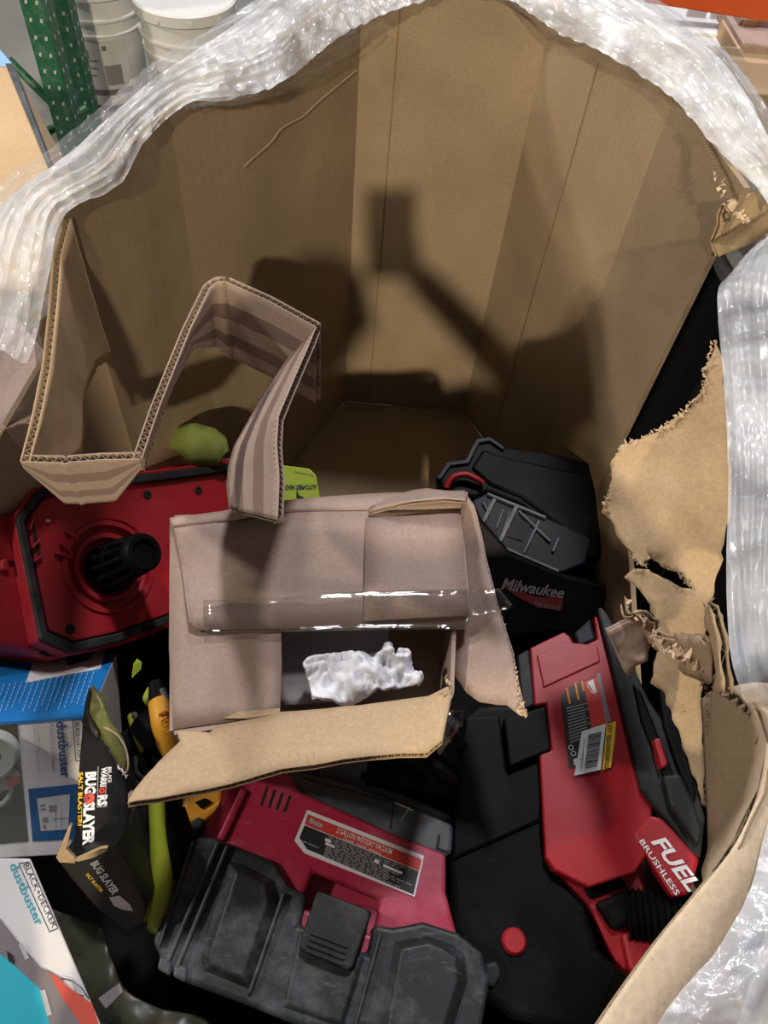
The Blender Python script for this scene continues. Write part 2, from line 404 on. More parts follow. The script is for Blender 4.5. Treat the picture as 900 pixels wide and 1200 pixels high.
mat_plastic('shade_black', (0.006, 0.006, 0.006), 0.6, 0.01, spec=0.08); mat_plastic('cloth_white', (0.74, 0.76, 0.80), 0.9, 0.45, (0.30, 0.30, 0.31), scale=16, spec=0.1)  # near-black here serves the added shapes that darken gaps and corners
mat_plastic('green_steel', (0.012, 0.11, 0.05), 0.4, 0.35, (0.30, 0.42, 0.36), scale=30); mat_plastic('orange_steel', (0.62, 0.09, 0.015), 0.45, 0.05)
mat_plastic('pail', (0.66, 0.67, 0.66), 0.4, 0.08); mat_plain('pail_print', (0.14, 0.13, 0.13), 0.5); mat_plain('pail_label', (0.52, 0.52, 0.52), 0.5)
mat_plastic('skin', (0.42, 0.24, 0.17), 0.5, 0.05); mat_plastic('jacket', (0.03, 0.035, 0.05), 0.8, 0.05); mat_plastic('trousers', (0.04, 0.05, 0.09), 0.8, 0.05)
mat_plain('hair', (0.02, 0.014, 0.01), 0.6)
mat_film('film', 0.70, lo=0.16, col=(0.88, 0.92, 0.98), rough=0.10, scale=45, bump=0.35); mat_film('film_thin', 0.26, lo=0.05, scale=40, col=(0.62, 0.65, 0.70), rough=0.08); 
def mat_clear(name, face, edge, scale=30, bump=0.4, rough=0.06, tint=(1, 1, 1)):
    m, nt, b = nodes(name); L = nt.links.new; nt.nodes.remove(b); o = nt.nodes['Material Output']
    g = N(nt, 'ShaderNodeBsdfGlossy', Roughness=rough); t = N(nt, 'ShaderNodeBsdfTransparent'); t.inputs['Color'].default_value = (*tint, 1)
    lw = N(nt, 'ShaderNodeLayerWeight', Blend=0.25); mr = N(nt, 'ShaderNodeMapRange'); mr.inputs['To Min'].default_value = face; mr.inputs['To Max'].default_value = edge
    tc = N(nt, 'ShaderNodeTexCoord'); n1 = N(nt, 'ShaderNodeTexNoise', Scale=scale, Detail=4.0, Distortion=0.8); L(tc.outputs['Object'], n1.inputs['Vector'])
    bp = N(nt, 'ShaderNodeBump', Strength=bump, Distance=0.006); L(n1.outputs['Fac'], bp.inputs['Height']); L(bp.outputs['Normal'], g.inputs['Normal']); L(bp.outputs['Normal'], lw.inputs['Normal'])
    L(lw.outputs['Facing'], mr.inputs['Value']); mx = N(nt, 'ShaderNodeMixShader'); L(mr.outputs['Result'], mx.inputs['Fac']); L(t.outputs[0], mx.inputs[1]); L(g.outputs[0], mx.inputs[2]); L(mx.outputs[0], o.inputs['Surface'])
    M[name] = m; return m
mat_clear('tape', 0.05, 0.30, 26); mat_clear('window', 0.05, 0.25, 20, tint=(0.75, 0.78, 0.75)); mat_clear('clear_scrap', 0.07, 0.45, 60)
m, nt, b = nodes('concrete'); L = nt.links.new
tc = N(nt, 'ShaderNodeTexCoord'); n1 = N(nt, 'ShaderNodeTexNoise', Scale=2.5, Detail=9.0); L(tc.outputs['Object'], n1.inputs['Vector'])
rp = N(nt, 'ShaderNodeValToRGB'); rp.color_ramp.elements[0].color = (0.10, 0.10, 0.095, 1); rp.color_ramp.elements[1].color = (0.24, 0.24, 0.225, 1); L(n1.outputs['Fac'], rp.inputs['Fac']); L(rp.outputs['Color'], b.inputs['Base Color'])
b.inputs['Roughness'].default_value = 0.5; M['concrete'] = m


# ================================================================== setting
fl = abox('floor', (-6, -5, -0.1), (6, 9, 0.0), M['concrete'], None, 0); tag(fl, kind='structure')

# ================================================================== bulk box (the big octagonal corrugated box)
RIM = 1.12; FLOORZ = 0.12
box = thing('bulk_box', 'big torn octagonal corrugated cardboard box holding the heap of returned tools', 'box', (0.05, 0.75, FLOORZ))
pal = thing('pallet', 'wooden pallet under the big cardboard box', 'pallet', (0.05, 0.7, 0))
mat_card('wood', (0.35, 0.24, 0.13), flute=False)
for i in range(6): abox('deck_board', (-0.6, 0.02 + i * 0.25, 0.085), (0.7, 0.14 + i * 0.25, 0.105), M['wood'], pal)
for x in (-0.6, 0.01, 0.62): abox('stringer', (x, 0.02, 0.0), (x + 0.08, 1.39, 0.085), M['wood'], pal)

rim_px = [(70, 240), (198, 132), (425, -18), (650, 6), (792, 108), (872, 220)]
rim = [PZ(x, y, RIM) for x, y in rim_px]
extra = [V((0.47, 0.42, RIM)), V((0.42, 0.02, RIM - 0.03)), V((0.0, -0.14, RIM - 0.04)), V((-0.50, 0.0, RIM - 0.04)), V((-0.76, 0.38, RIM - 0.06))]
def wall_panel(name, a, b, z1, parent, th=0.009, mat='card', z0=FLOORZ, k=14):
    d = (b - a); d.z = 0; d.normalize(); n = V((-d.y, d.x, 0)); c = V((0.03, 0.7, 0))
    if n.dot(c - V((a.x, a.y, 0))) < 0: n = -n
    A = [V((a.x, a.y, 0)).lerp(V((b.x, b.y, 0)), i / k) for i in range(k + 1)]
    rows = [[V((p.x, p.y, z0 + ((a.z + (b.z - a.z) * j / k) - z0) * i / 22)) for j, p in enumerate(A)] for i in range(23)]
    fl_ = n.dot((rows[1][0] - rows[0][0]).cross(rows[0][1] - rows[0][0]))
    o = grid(name, rows, M[mat], parent, lambda p, u, v: 0.004 * fbm(p, 4) * math.sin(math.pi * v) * (1 if fl_ > 0 else -1), thick=th * (1 if fl_ < 0 else -1)); e = o.modifiers.new("split", "EDGE_SPLIT"); e.split_angle = 0.7; return o
# far wall is split by its vertical score lines
pan = []
for i in range(5): pan.append(wall_panel('wall_panel', rim[i], rim[i + 1], RIM, box))
ring = [rim[5]] + extra + [rim[0]]
lows = [0.86, 0.62, 0.98, 1.0, 0.62, 0.62]
for i in range(6):
    a, b_ = ring[i].copy(), ring[i + 1].copy()
    if i == 0: a.z = 0.62; b_.z = 0.42
    elif i == 1: a.z = 0.42; b_.z = 0.80
    elif i == 3: a.z = 0.9; b_.z = 0.34
    elif i == 4: a.z = 0.34; b_.z = 0.50
    elif i == 5: a.z = 0.50; b_.z = 1.0
    wall_panel('wall_panel', a, b_, RIM, box)
bm = bmesh.new(); bm.faces.new([bm.verts.new(V((p.x, p.y, FLOORZ))) for p in rim + extra])
from_bm('bottom_panel', bm, M['card'], box)
# score lines pressed into the far panels, and a glued manufacturer's joint strip beside the middle one
def score(p0, p1, w_=0.004, mat='crease', name='score_line'):
    d = V((p1.x - p0.x, p1.y - p0.y, 0)); inn = (V((0.03, 0.6, 0)) - V((p0.x, p0.y, 0))).normalized() * 0.0055
    s = V((inn.y, -inn.x, 0)).normalized() * w_ / 2
    P = [p0 + inn - s, p0 + inn + s, p1 + inn + s, p1 + inn - s]
    bm = bmesh.new(); bm.faces.new([bm.verts.new(q) for q in P]); return from_bm(name, bm, M[mat], box)
def at_wall(i, f, z):                          # a point on far panel i at fraction f and height z
    a, b_ = rim[i], rim[i + 1]; p = a.lerp(b_, f); return V((p.x, p.y, z))
for i, f in ((2, 0.20), (3, 0.45)):
    score(at_wall(i, f, RIM - 0.03), at_wall(i, f, FLOORZ + 0.02), 0.0028 if f == 0 else 0.0018)
# torn liner scar on the left far panel
scar = [(418, 82), (396, 100), (372, 120), (355, 136), (330, 150), (318, 166), (300, 182), (285, 196)]
a, b_ = rim[1], rim[2]; nrm = V(((b_ - a).y, -(b_ - a).x, 0)).normalized()
def on_panel(x, y, off=0.012):
    d = ray(x, y); o = V((a.x, a.y, 0)) + nrm * off; t = (o - V((CAM.x, CAM.y, 0))).dot(nrm) / d.dot(nrm); return CAM + d * t
tube('tear_line', [on_panel(x, y) for x, y in scar], [0.0006] * 25, M['card_light'], box, seg=5)

# --- left wall rim and the strip folded out of it (striped corrugated edge)
ZR = 1.03
lw = [(75, 255, 1.10), (63, 300, 1.085), (58, 360, 1.07), (50, 430, 1.05), (38, 490, 1.04), (25, 540, ZR)]
def board(name, top, heights, mat, parent, th=0.0085, curved=False, k=None, wr=0.0, side=1):
    """hanging board: top edge polyline, height per point; two liners and the fluting that shows along the top edge"""
    P = [PP(p) for p in top]
    n_ = k or 30
    T = linear(P, n_); 
    # heights resampled along the length
    L_ = [0]
    for q, r_ in zip(P, P[1:]): L_.append(L_[-1] + (r_ - q).length)
    H = []
    for i in range(n_ + 1):
        s = L_[-1] * i / n_; j = 0
        while j < len(P) - 2 and L_[j + 1] < s: j += 1
        H.append(heights[j] + (heights[j + 1] - heights[j]) * ((s - L_[j]) / max(1e-6, L_[j + 1] - L_[j])))
    o = None
    for off in (0, th):
        rows = []
        for r_ in range(13):
            row = []
            for i, p in enumerate(T):
                t = T[min(i + 1, n_)] - T[max(i - 1, 0)]; t.z = 0; t.normalize(); nn = V((-t.y, t.x, 0)) * side
                row.append(p + nn * off - V((0, 0, H[i] * r_ / 12)))
            rows.append(row)
        o2 = grid(name if o is None else 'outer_liner', rows, M[mat], parent if o is None else o, (lambda p, u, v: wr * fbm(p, 8) * u) if wr else None, thick=0.0014, uv=True)
        o = o or o2
    t = T[min(1, n_)] - T[0]
    edge = T; vs = []; fs = []
    kk = int(L_[-1] / 0.0085 * 2); E_ = linear(P, kk)
    for i, p in enumerate(E_):
        t = E_[min(i + 1, kk)] - E_[max(i - 1, 0)]; t.z = 0; t.normalize(); nn = V((-t.y, t.x, 0)) * side
        q = p + nn * (th * (0.12 if i % 2 else 0.88)) - V((0, 0, 0.0007)); vs += [q, q - V((0, 0, 0.022))]
    for i in range(kk): fs.append((2 * i, 2 * i + 2, 2 * i + 3, 2 * i + 1))
    me = bpy.data.meshes.new('fluted_edge'); me.from_pydata([tuple(v) for v in vs], [], fs); fo = link('fluted_edge', me, M['flute'], o)
    s = fo.modifiers.new('paper', 'SOLIDIFY'); s.thickness = 0.0008; s.offset = 0
    return o
lh = [hang(75, 255, 1.10, 118, 425), hang(63, 300, 1.085, 113, 425), hang(58, 360, 1.07, 97, 455), hang(50, 430, 1.05, 86, 528), hang(38, 490, 1.04, 62, 546), 0.012]
board('left_wall_edge', lw, lh, 'card_light', box, wr=0.004, k=40)
h1 = hang(55, 540, ZR, 76, 585); h2 = hang(119, 538, ZR, 135, 585)
board('folded_strip', [(25, 540, ZR), (55, 541, ZR), (72, 541, ZR), (76, 543, ZR), (80, 541, ZR), (119, 538, ZR), (165, 537, ZR)], [0.012, h1, h1, h1, h1, h2, 0.012], 'striped', box, k=44)
board('folded_strip', [(165, 537, ZR), (185, 478, ZR), (200, 440, ZR + .005), (222, 385, ZR), (246, 335, ZR), (256, 329, ZR), (264, 329, ZR)], [0.012, 0.013, 0.016, 0.03, 0.10, 0.13, 0.13], 'striped', box, k=36)
board('folded_strip', [(264, 329, ZR), (315, 352, ZR), (371, 383, ZR)], [0.13, 0.13, 0.13], 'striped', box)
Ez = [(371, 383, ZR), (362, 406, ZR), (348, 438, ZR), (327, 488, ZR), (325, 520, ZR), (328, 560, ZR), (326, 610, ZR)]
Iz = [(352, 404, .97), (328, 432, .95), (304, 470, .935), (274, 524, .93), (268, 545, .93), (266, 570, .93), (269, 596, .94)]
E3 = [PP(p) for p in Ez]; I3 = [PP(p) for p in Iz]
fs_ = loft('folded_strip', E3, I3, 40, 10, M['striped'], box, thick=0.0009, uv=True, curved=False)
nn = V((0.55, 0.1, -0.83)).normalized() * 0.0085
loft('outer_liner', [p + nn for p in E3], [p + nn for p in I3], 40, 4, M['card_pink'], fs_, thick=0.0009, curved=False)
fluting(E3, nn, sum(I3, V()) / 7, 0.006, fs_)
fluting([E3[-1], I3[-1]], nn, E3[3], 0.006, fs_)

# --- right wall: torn flap folded inward
tf = [(838, 400, 1.09), (830, 418, 1.08), (826, 436, 1.07), (822, 462, 1.05), (806, 478, 1.01), (790, 492, .98), (762, 510, .93), (742, 518, .90), (726, 525, .875), (719, 545, .865), (719, 562, .86), (707, 598, .845), (728, 632, .865), (742, 655, .875), (752, 664, .88), (764, 654, .90), (776, 663, .91), (798, 674, .94), (812, 692, .96),
      (798, 688, .935), (780, 678, .91), (762, 667, .885), (742, 667, .87), (732, 675, .865), (748, 690, .875), (762, 706, .89), (766, 730, .90), (768, 765, .905), (762, 800, .90), (778, 812, .92), (786, 836, .925), (800, 870, .935), (812, 905, .94), (825, 948, .945), (824, 900, .955), (822, 840, .965), (824, 770, .985), (828, 712, 1.01), (846, 655, 1.06), (857, 600, 1.09), (854, 500, 1.10), (848, 420, 1.10)]
random.seed(3)
TFP = Face(790, 600, 0.98, (-0.42, -0.50, 0.75))
sheet('torn_flap', [TFP.p(p[0], p[1]) for p in tf], M['card_light'], box, wrinkle=0.009, wscale=10, cuts=5, jag=0.004, flute=[(28, 33), (11, 14)], th=0.007)
# fibrous torn edge along its top
def fringe(px, name, mat, parent, size=0.012, per=5):
    bm = bmesh.new(); rnd = random.Random(len(px))
    P = linear([PP(p) for p in px], len(px) * per)
    for p in P:
        c = p + V((rnd.uniform(-1, 1), rnd.uniform(-1, 1), rnd.uniform(-.3, 1))) * size * 0.3
        d_ = V((rnd.uniform(-1, 1), rnd.uniform(-1, 1), rnd.uniform(-.6, 1))) * size * rnd.uniform(.3, .9); s_ = d_.orthogonal().normalized() * size * rnd.uniform(.08, .28)
        vs = [bm.verts.new(c + k_) for k_ in (-s_, s_, d_ * .6 + s_ * .8, d_, d_ * .7 - s_ * .4)]; bm.faces.new(vs)
    o = from_bm(name, bm, mat, parent); tag(o, kind='stuff'); s = o.modifiers.new('t', 'SOLIDIFY'); s.thickness = 0.0008
    return o
fringe([(a_, b_, TFP.p(a_, b_).z + .002) for a_, b_, _z in tf[0:12]], 'torn_fibres', M['tear'], box, 0.007, 12)
fringe([(a_, b_, TFP.p(a_, b_).z + .002) for a_, b_, _z in tf[13:19]], 'torn_fibres', M['torn_fibre'], box, 0.007, 5)
# curled scraps still hanging on the near right wall
sheet('torn_scrap', [PP(p) for p in [(713, 740, 1.0), (728, 732, 1.0), (742, 726, 1.01), (760, 738, 1.0), (764, 752, .99), (757, 774, .98), (744, 779, .97), (734, 791, .96), (724, 768, .98)]], M['card_pink'], box, wrinkle=0.008, wscale=16, jag=0.002)
sheet('torn_scrap', [PP(p) for p in [(735, 706, 1.03), (742, 715, 1.03), (760, 720, 1.02), (768, 742, 1.01), (790, 752, 1.03), (803, 764, 1.05), (806, 776, 1.04), (786, 768, 1.01), (764, 756, .99), (752, 742, 1.0), (741, 728, 1.01)]], M['torn_fibre'], box, wrinkle=0.014, wscale=22, jag=0.004)
fringe([(735, 706, 1.04), (745, 728, 1.02), (762, 738, 1.02), (770, 758, 1.02), (800, 768, 1.06), (822, 790, 1.07)], 'torn_fibres', M['tear'], box, 0.012, 7)
sheet('torn_scrap', [PP(p) for p in [(806, 742, 1.05), (826, 744, 1.09), (842, 752, 1.1), (836, 800, 1.08), (822, 800, 1.05), (810, 785, 1.03), (806, 765, 1.03)]], M['torn_fibre'], box, wrinkle=0.012, wscale=16, jag=0.004)
sheet('torn_spike', [PP(p) for p in [(827, 704, 1.10), (835, 708, 1.11), (842, 735, 1.12), (848, 775, 1.12), (850, 812, 1.12), (838, 812, 1.09), (840, 780, 1.1), (834, 745, 1.09)]], M['card_light'], box, wrinkle=0.003, jag=0.003, flute=[(7, 7)] if False else [(5, 0)])
sheet('near_wall_inside', [PP(p) for p in [(836, 806, 1.08), (860, 812, 1.11), (884, 834, 1.12), (896, 868, 1.12), (889, 925, 1.12), (862, 985, 1.12), (826, 1034, 1.11), (827, 990, .98), (828, 940, .94), (826, 880, .94), (824, 820, .95)]], M['card'], box, wrinkle=0.004, wscale=6)
fringe([(826, 798, 1.06), (828, 830, 1.04), (830, 860, 1.0), (832, 880, .99)], 'torn_fibres', M['crease'], box, 0.006, 5)
# near flap bent outwards, its thick edge toward the lens
nf_in = [(852, 806), (884, 832), (897, 868), (889, 925), (864, 985), (822, 1040), (776, 1096), (736, 1150), (700, 1202), (650, 1275)]
nf_out = [(905, 800), (925, 830), (938, 868), (938, 930), (915, 1000), (890, 1060), (850, 1130), (812, 1180), (790, 1215), (740, 1290)]
NF = Face(850, 1050, RIM, (0.10, 0.0, 1))
A3 = [NF.p(x, y) for x, y in nf_in]; B3 = [NF.p(x, y, -0.015) for x, y in nf_out]
nf = loft('near_flap', A3, B3, 40, 12, M['card_lit'], box, bulge=0.006, thick=0.0009, disp=lambda p, u, v: 0.002 * fbm(p, 14))
loft('outer_liner', [p - V((0, 0, .008)) for p in A3], [p - V((0, 0, .008)) for p in B3], 40, 4, M['card'], nf, bulge=0.006, thick=0.0009)
fluting(catmull(A3, 40), V((0, 0, -0.008)), B3[5], 0.004, nf, pitch=0.007)
# far right torn corner
sheet('torn_corner', [PP(p) for p in [(850, 240, 1.10), (858, 248, 1.10), (884, 222, 1.10), (900, 232, 1.08), (915, 262, 1.05), (880, 285, 1.04), (842, 302, 1.03), (836, 285, 1.04)]], M['card_light'], box, wrinkle=0.004, jag=0.003)
fringe([(838, 205, 1.12), (848, 232, 1.12), (858, 246, 1.11), (872, 262, 1.11), (880, 258, 1.11), (866, 250, 1.11)], 'torn_fibres', M['tear'], box, 0.011, 5)
e = [PP(p) for p in [(812, 150, 1.13), (824, 165, 1.13), (834, 190, 1.13), (842, 215, 1.125), (850, 240, 1.115)]]
fluting(e, V((0.008, 0.003, 0)), e[2] - V((0, 0, 1)), 0.004, box)

# ================================================================== stretch film
film = thing('stretch_film', 'clear crumpled stretch film wound around the rim of the big cardboard box', 'plastic film', (0.05, 0.75, 0.95))
def wrinkle(amp, s, us=1.0):
    def f(p, u, v):                          # long pulled folds along the rim, fine crinkles near the inner edge
        q = V((v * 3 * s / 12 + .25 * u, u * 6 * us * s / 12, s)); q2 = V((v * 11 / us * s / 12, u * 16 * us * s / 12 + v * 2, 3 + s))
        c = max(0, 1 - u * 1.6)
        return amp * (0.8 * (ridge(q, 1) - .4) + 0.45 * (ridge(q2, 1) - .4) + (0.06 + 0.5 * c) / us * (ridge(p, 42) - .4) + 0.08 / us * fbm(p, 20))
    return f
f_in = [(30, 430, 1.07), (44, 390, 1.08), (58, 320, 1.11), (76, 252, 1.13), (140, 216, 1.135), (170, 165, 1.135), (215, 126, 1.135), (262, 119, 1.13), (332, 98, 1.12), (400, 44, 1.13), (470, 14, 1.13), (525, -2, 1.13), (590, 2, 1.13), (650, 38, 1.13), (700, 62, 1.13), (780, 112, 1.135), (826, 162, 1.13), (848, 188, 1.12), (880, 214, 1.11), (905, 250, 1.09)]
f_out = [(-70, 420, 1.05), (-60, 370, 1.06), (-50, 300, 1.09), (-10, 262, 1.10), (62, 205, 1.11), (125, 158, 1.12), (182, 110, 1.12), (240, 60, 1.12), (290, 20, 1.12), (330, -14, 1.12), (400, -60, 1.12), (500, -85, 1.12), (620, -60, 1.12), (690, -32, 1.12), (752, 4, 1.12), (825, 56, 1.12), (862, 100, 1.12), (885, 140, 1.12), (902, 180, 1.11), (935, 230, 1.09)]
FI = [PP(p) for p in f_in]; FO = [PP(p) for p in f_out]
def film_band(name, A, B, nu, nv, bulge, amp, s, mat, drop=0.35, smooth=False, us=1.0):
    a, b_ = catmull(A, nu), catmull(B, nu); rows = []
    for i in range(nv + 1):
        t = i / nv; rows.append([p.lerp(q, t) + V((0, 0, bulge * math.sin(math.pi * t))) for p, q in zip(a, b_)])
    out = rows[-1]; c = V((0.03, 0.7, 0))
    for i in range(1, 10):
        rows.append([p - V((0, 0, drop * i / 9)) + (V((p.x, p.y, 0)) - c).normalized() * 0.01 * math.sin(i) for p in out])
    return grid(name, rows, M[mat], film, wrinkle(amp, s, us), smooth=smooth)
film_band('film_band', FI, FO, 520, 54, 0.028, 0.0085, 12, 'film', 0.16)
film_band('film_layer', [p.lerp(q, .12) + V((0, 0, .006)) for p, q in zip(FI, FO)], [p.lerp(q, -.04) for p, q in zip(FO, FI)], 400, 40, 0.04, 0.010, 9, 'film_thin', 0.2)
# loose skirt of thin film that hangs just inside the far rim
loft('film_skirt', [PP(p) for p in [(215, 128, 1.14), (265, 112, 1.14), (340, 80, 1.14), (400, 40, 1.14), (440, 10, 1.14)]], [PP(p) for p in [(222, 128, 1.08), (275, 124, 1.08), (345, 104, 1.07), (412, 66, 1.07), (458, 36, 1.08)]], 120, 16, M['film_thin'], film, disp=wrinkle(0.006, 22))
loft('film_skirt', [PP(p) for p in [(590, -6, 1.14), (650, 18, 1.14), (705, 30, 1.14), (770, 80, 1.14), (820, 140, 1.14)]], [PP(p) for p in [(592, 6, 1.10), (648, 42, 1.09), (702, 66, 1.09), (775, 116, 1.09), (826, 168, 1.09)]], 120, 16, M['film_thin'], film, disp=wrinkle(0.005, 22))
# big loose swag on the right
r_in = [(905, 284, 1.10), (880, 296, 1.12), (856, 318, 1.13), (842, 340, 1.14), (841, 372, 1.14), (846, 430, 1.14), (851, 500, 1.14), (853, 580, 1.14), (851, 660, 1.14), (852, 720, 1.135), (858, 780, 1.13), (872, 815, 1.12), (890, 832, 1.10)]
r_out = [(960, 285, 1.05), (980, 290, 1.05), (990, 320, 1.05), (1000, 350, 1.05), (1000, 380, 1.05), (1000, 440, 1.05), (1000, 500, 1.05), (1000, 580, 1.05), (1000, 660, 1.05), (1000, 720, 1.05), (1000, 780, 1.05), (1000, 820, 1.05), (1000, 850, 1.05)]
film_band('film_swag', [PP(p) for p in r_in], [PP(p) for p in r_out], 300, 90, 0.05, 0.006, 12, 'film', 0.10, True, 2.6)
# film pulled over the near flap
n_in = [(918, 925, 1.115), (897, 975, 1.12), (878, 1045, 1.12), (842, 1110, 1.12), (800, 1160, 1.12), (768, 1205, 1.12), (735, 1260, 1.12)]
n_out = [(1010, 930, 1.06), (1010, 985, 1.06), (1000, 1060, 1.06), (980, 1150, 1.06), (940, 1230, 1.06), (900, 1280, 1.06), (860, 1330, 1.06)]
film_band('film_swag', [PP(p) for p in n_in], [PP(p) for p in n_out], 160, 26, 0.03, 0.005, 10, 'film', 0.15, True)

loft('film_layer', [PP(p_) for p_ in [(46, 372, 1.06), (48, 420, 1.0), (46, 460, .96), (40, 496, .93)]], [PP(p_) for p_ in [(-70, 350, 1.05), (-80, 420, 1.0), (-80, 470, .96), (-80, 520, .93)]], 80, 50, M['film_thin'], film, bulge=0.02, disp=wrinkle(0.008, 10))

# ================================================================== open carton in the middle
ct = thing('open_carton', 'open kraft shipping carton with torn flaps and clear tape in the middle of the heap', 'box', PZ(400, 740, 0.56))
CF = Face(400, 740, 0.80, (0.02, -0.10, 1))
q = [CF.p(204, 856), CF.p(527, 812), CF.p(536, 592), CF.p(204, 608)]      # mouth of the carton
dn = -CF.n * 0.11
def wall(name, a, b, parent, d=dn, th=0.005, mat='card_pink', inw=None):
    n = (b - a).cross(d).normalized(); c = sum(q, V()) / 4
    if n.dot(c - a) > 0: n = -n
    return box8(name, a, b, b + n * th, a + n * th, d, M[mat], parent, 0)
for i in range(4): wall('side_panel', q[i], q[(i + 1) % 4], ct)
box8('bottom_panel', q[0] + dn, q[1] + dn, q[2] + dn, q[3] + dn, -CF.n * 0.006, M['card_pink'], ct, 0)
def cp(pts): return [CF.p(*p) for p in pts]
# far flap: root strip rolled over, then the long flap
lf = cp([(206, 736, .004), (208, 612, .010), (222, 606, .014), (330, 735, .006), (329, 800, .004), (327, 836, 0), (290, 844, -.002), (206, 856, -.002)])
sheet('left_flap', cp([(203, 855, .0), (198, 760, .002), (199, 610, .010), (225, 604, .012), (300, 640, .010), (329, 720, .006), (330, 780, .004), (328, 837, .002), (270, 846, 0)]), M['card_pink'], ct, th=0.004, wrinkle=0.002, wscale=6)
pale = sheet('torn_liner', cp([(262, 842, .0036), (280, 834, .0046), (328, 830, .0046), (328, 836, .0046), (290, 842, .004)]), M['card_light'], ct, th=0.0005)
loft('far_flap_root', cp([(199, 612, -.004), (260, 603, -.004), (330, 590, -.003), (430, 581, -.004), (545, 577, -.006)]), cp([(203, 618, .020), (262, 612, .022), (330, 602, .024), (430, 600, .024), (540, 596, .026)]), 30, 6, M['card_pink'], ct, bulge=0.010, thick=0.003)
tfp = cp([(204, 616, .021), (265, 610, .023), (330, 602, .024), (430, 600, .026), (538, 597, .026), (545, 640, .022), (551, 725, .016), (545, 732, .014), (420, 735, .014), (330, 736, .014), (232, 738, .012), (222, 730, .016), (212, 660, .016)])
sheet('far_flap', tfp, M['card_pink'], ct, th=0.005, wrinkle=0.006, wscale=7, cuts=4, flute=[(6, 10)])
sheet('far_flap_patch', cp([(428, 608, .0305), (540, 602, .0300), (549, 722, .0200), (426, 728, .0195)]), M['card_pink'], ct, th=0.004, wrinkle=0.003, wscale=6)
sheet('far_tongue', cp([(432, 600, .034), (470, 590, .044), (520, 583, .052), (545, 586, .050), (548, 578, .020), (500, 572, .012), (440, 582, .012)]), M['card_pink'], ct, th=0.004, wrinkle=0.002, jag=0.002)
rf = cp([(545, 580, .018), (553, 590, .022), (566, 650, .026), (584, 715, .024), (600, 765, .020), (612, 830, .014), (616, 838, .012), (608, 838, .010), (594, 826, .008), (560, 822, .000), (545, 812, -.006), (531, 790, -.020), (528, 745, -.030), (526, 700, -.03), (535, 610, -.005)])
sheet('right_flap', rf, M['card_pink'], ct, th=0.005, wrinkle=0.007, wscale=9, cuts=4, jag=0.001, flute=[(2, 6)], fdepth=0.004)
fringe2 = [(585, 718), (600, 765), (606, 800), (612, 836), (616, 838)]
def fringe_face(face, px, name, mat, parent, size, per, h=0.01):
    P = linear([face.p(x, y, h) for x, y in px], len(px) * per); bm = bmesh.new(); rnd = random.Random(5)
    for p in P:
        d_ = V((rnd.uniform(-1, 1), rnd.uniform(-1, 1), rnd.uniform(-.6, 1))) * size * rnd.uniform(.3, .9); s_ = d_.orthogonal().normalized() * size * rnd.uniform(.1, .35)
        vs = [bm.verts.new(p + k_) for k_ in (-s_, s_, d_ * .6 + s_ * .8, d_, d_ * .7 - s_ * .4)]; bm.faces.new(vs)
    o = from_bm(name, bm, mat, parent); tag(o, kind='stuff'); s = o.modifiers.new('t', 'SOLIDIFY'); s.thickness = 0.0008
    return o
fringe_face(CF, fringe2, 'torn_fibres', M['tear'], ct, 0.005, 9, .018)
fringe_face(CF, [(606, 832), (616, 838), (610, 826)], 'torn_fibres', M['tear'], ct, 0.008, 9, .014)
fringe_face(CF, [(522, 795), (530, 806), (528, 818), (520, 812)], 'torn_fibres', M['tear'], ct, 0.007, 8, .012)
# near flap folded out over the vacuum, with its corrugated edge
ff = cp([(206, 856, 0), (246, 861, .001), (252, 856, .002), (300, 845, .002), (330, 838, .002), (420, 828, .004), (500, 818, .006), (524, 806, .010), (530, 812, .010), (524, 840, .020), (518, 870, .030), (500, 884, .036), (420, 889, .044), (330, 900, .052), (300, 909, .050), (270, 918, .052), (210, 932, .056), (150, 944, .060), (158, 928, .054), (186, 894, .036), (212, 870, .012)])
sheet('near_flap', ff, M['card_light'], ct, th=0.006, wrinkle=0.006, wscale=8, cuts=4, flute=[(10, 17)])
# clear packing tape along the flaps
sheet('clear_tape', cp([(238, 704, .022), (330, 700, .024), (430, 692, .027), (548, 690, .028), (585, 690, .030), (602, 712, .028), (552, 724, .024), (545, 737, .018), (420, 739, .018), (240, 742, .017)]), M['tape'], ct, th=0.0006, wrinkle=0.004, wscale=22, cuts=5)

# things inside the carton
bgv = [CF.p(x, y, h) for x, y, h in [(325, 735, -.04), (450, 735, -.05), (452, 760, -.06), (445, 800, -.09), (400, 825, -.12), (328, 822, -.12)]]
bag = sheet('plastic_bag', [CF.p(x, y, h) for x, y, h in [(318, 716, -.035), (400, 712, -.03), (455, 722, -.035), (456, 762, -.03), (440, 800, -.04), (400, 822, -.055), (330, 826, -.06), (318, 780, -.045)]], M['bag_grey'], None, th=0.001, wrinkle=0.014, wscale=7, cuts=5, bulge=None)
tag(bag, 'smoky grey plastic bag lying inside the open carton behind the white cloth', 'bag')
rnd = random.Random(4)
cl_out = [(355, 783), (362, 776), (385, 773), (412, 770), (430, 768), (436, 776), (446, 768), (450, 757), (458, 760), (460, 778), (466, 766), (474, 764), (479, 776), (484, 788), (494, 802), (488, 810), (470, 809), (440, 814), (412, 827), (378, 826), (366, 820), (362, 800)]
cloth = sheet('crumpled_cloth', [CF.p(x, y, -.022) for x, y in cl_out], M['cloth_white'], None, th=0.004, cuts=9)
me = cloth.data
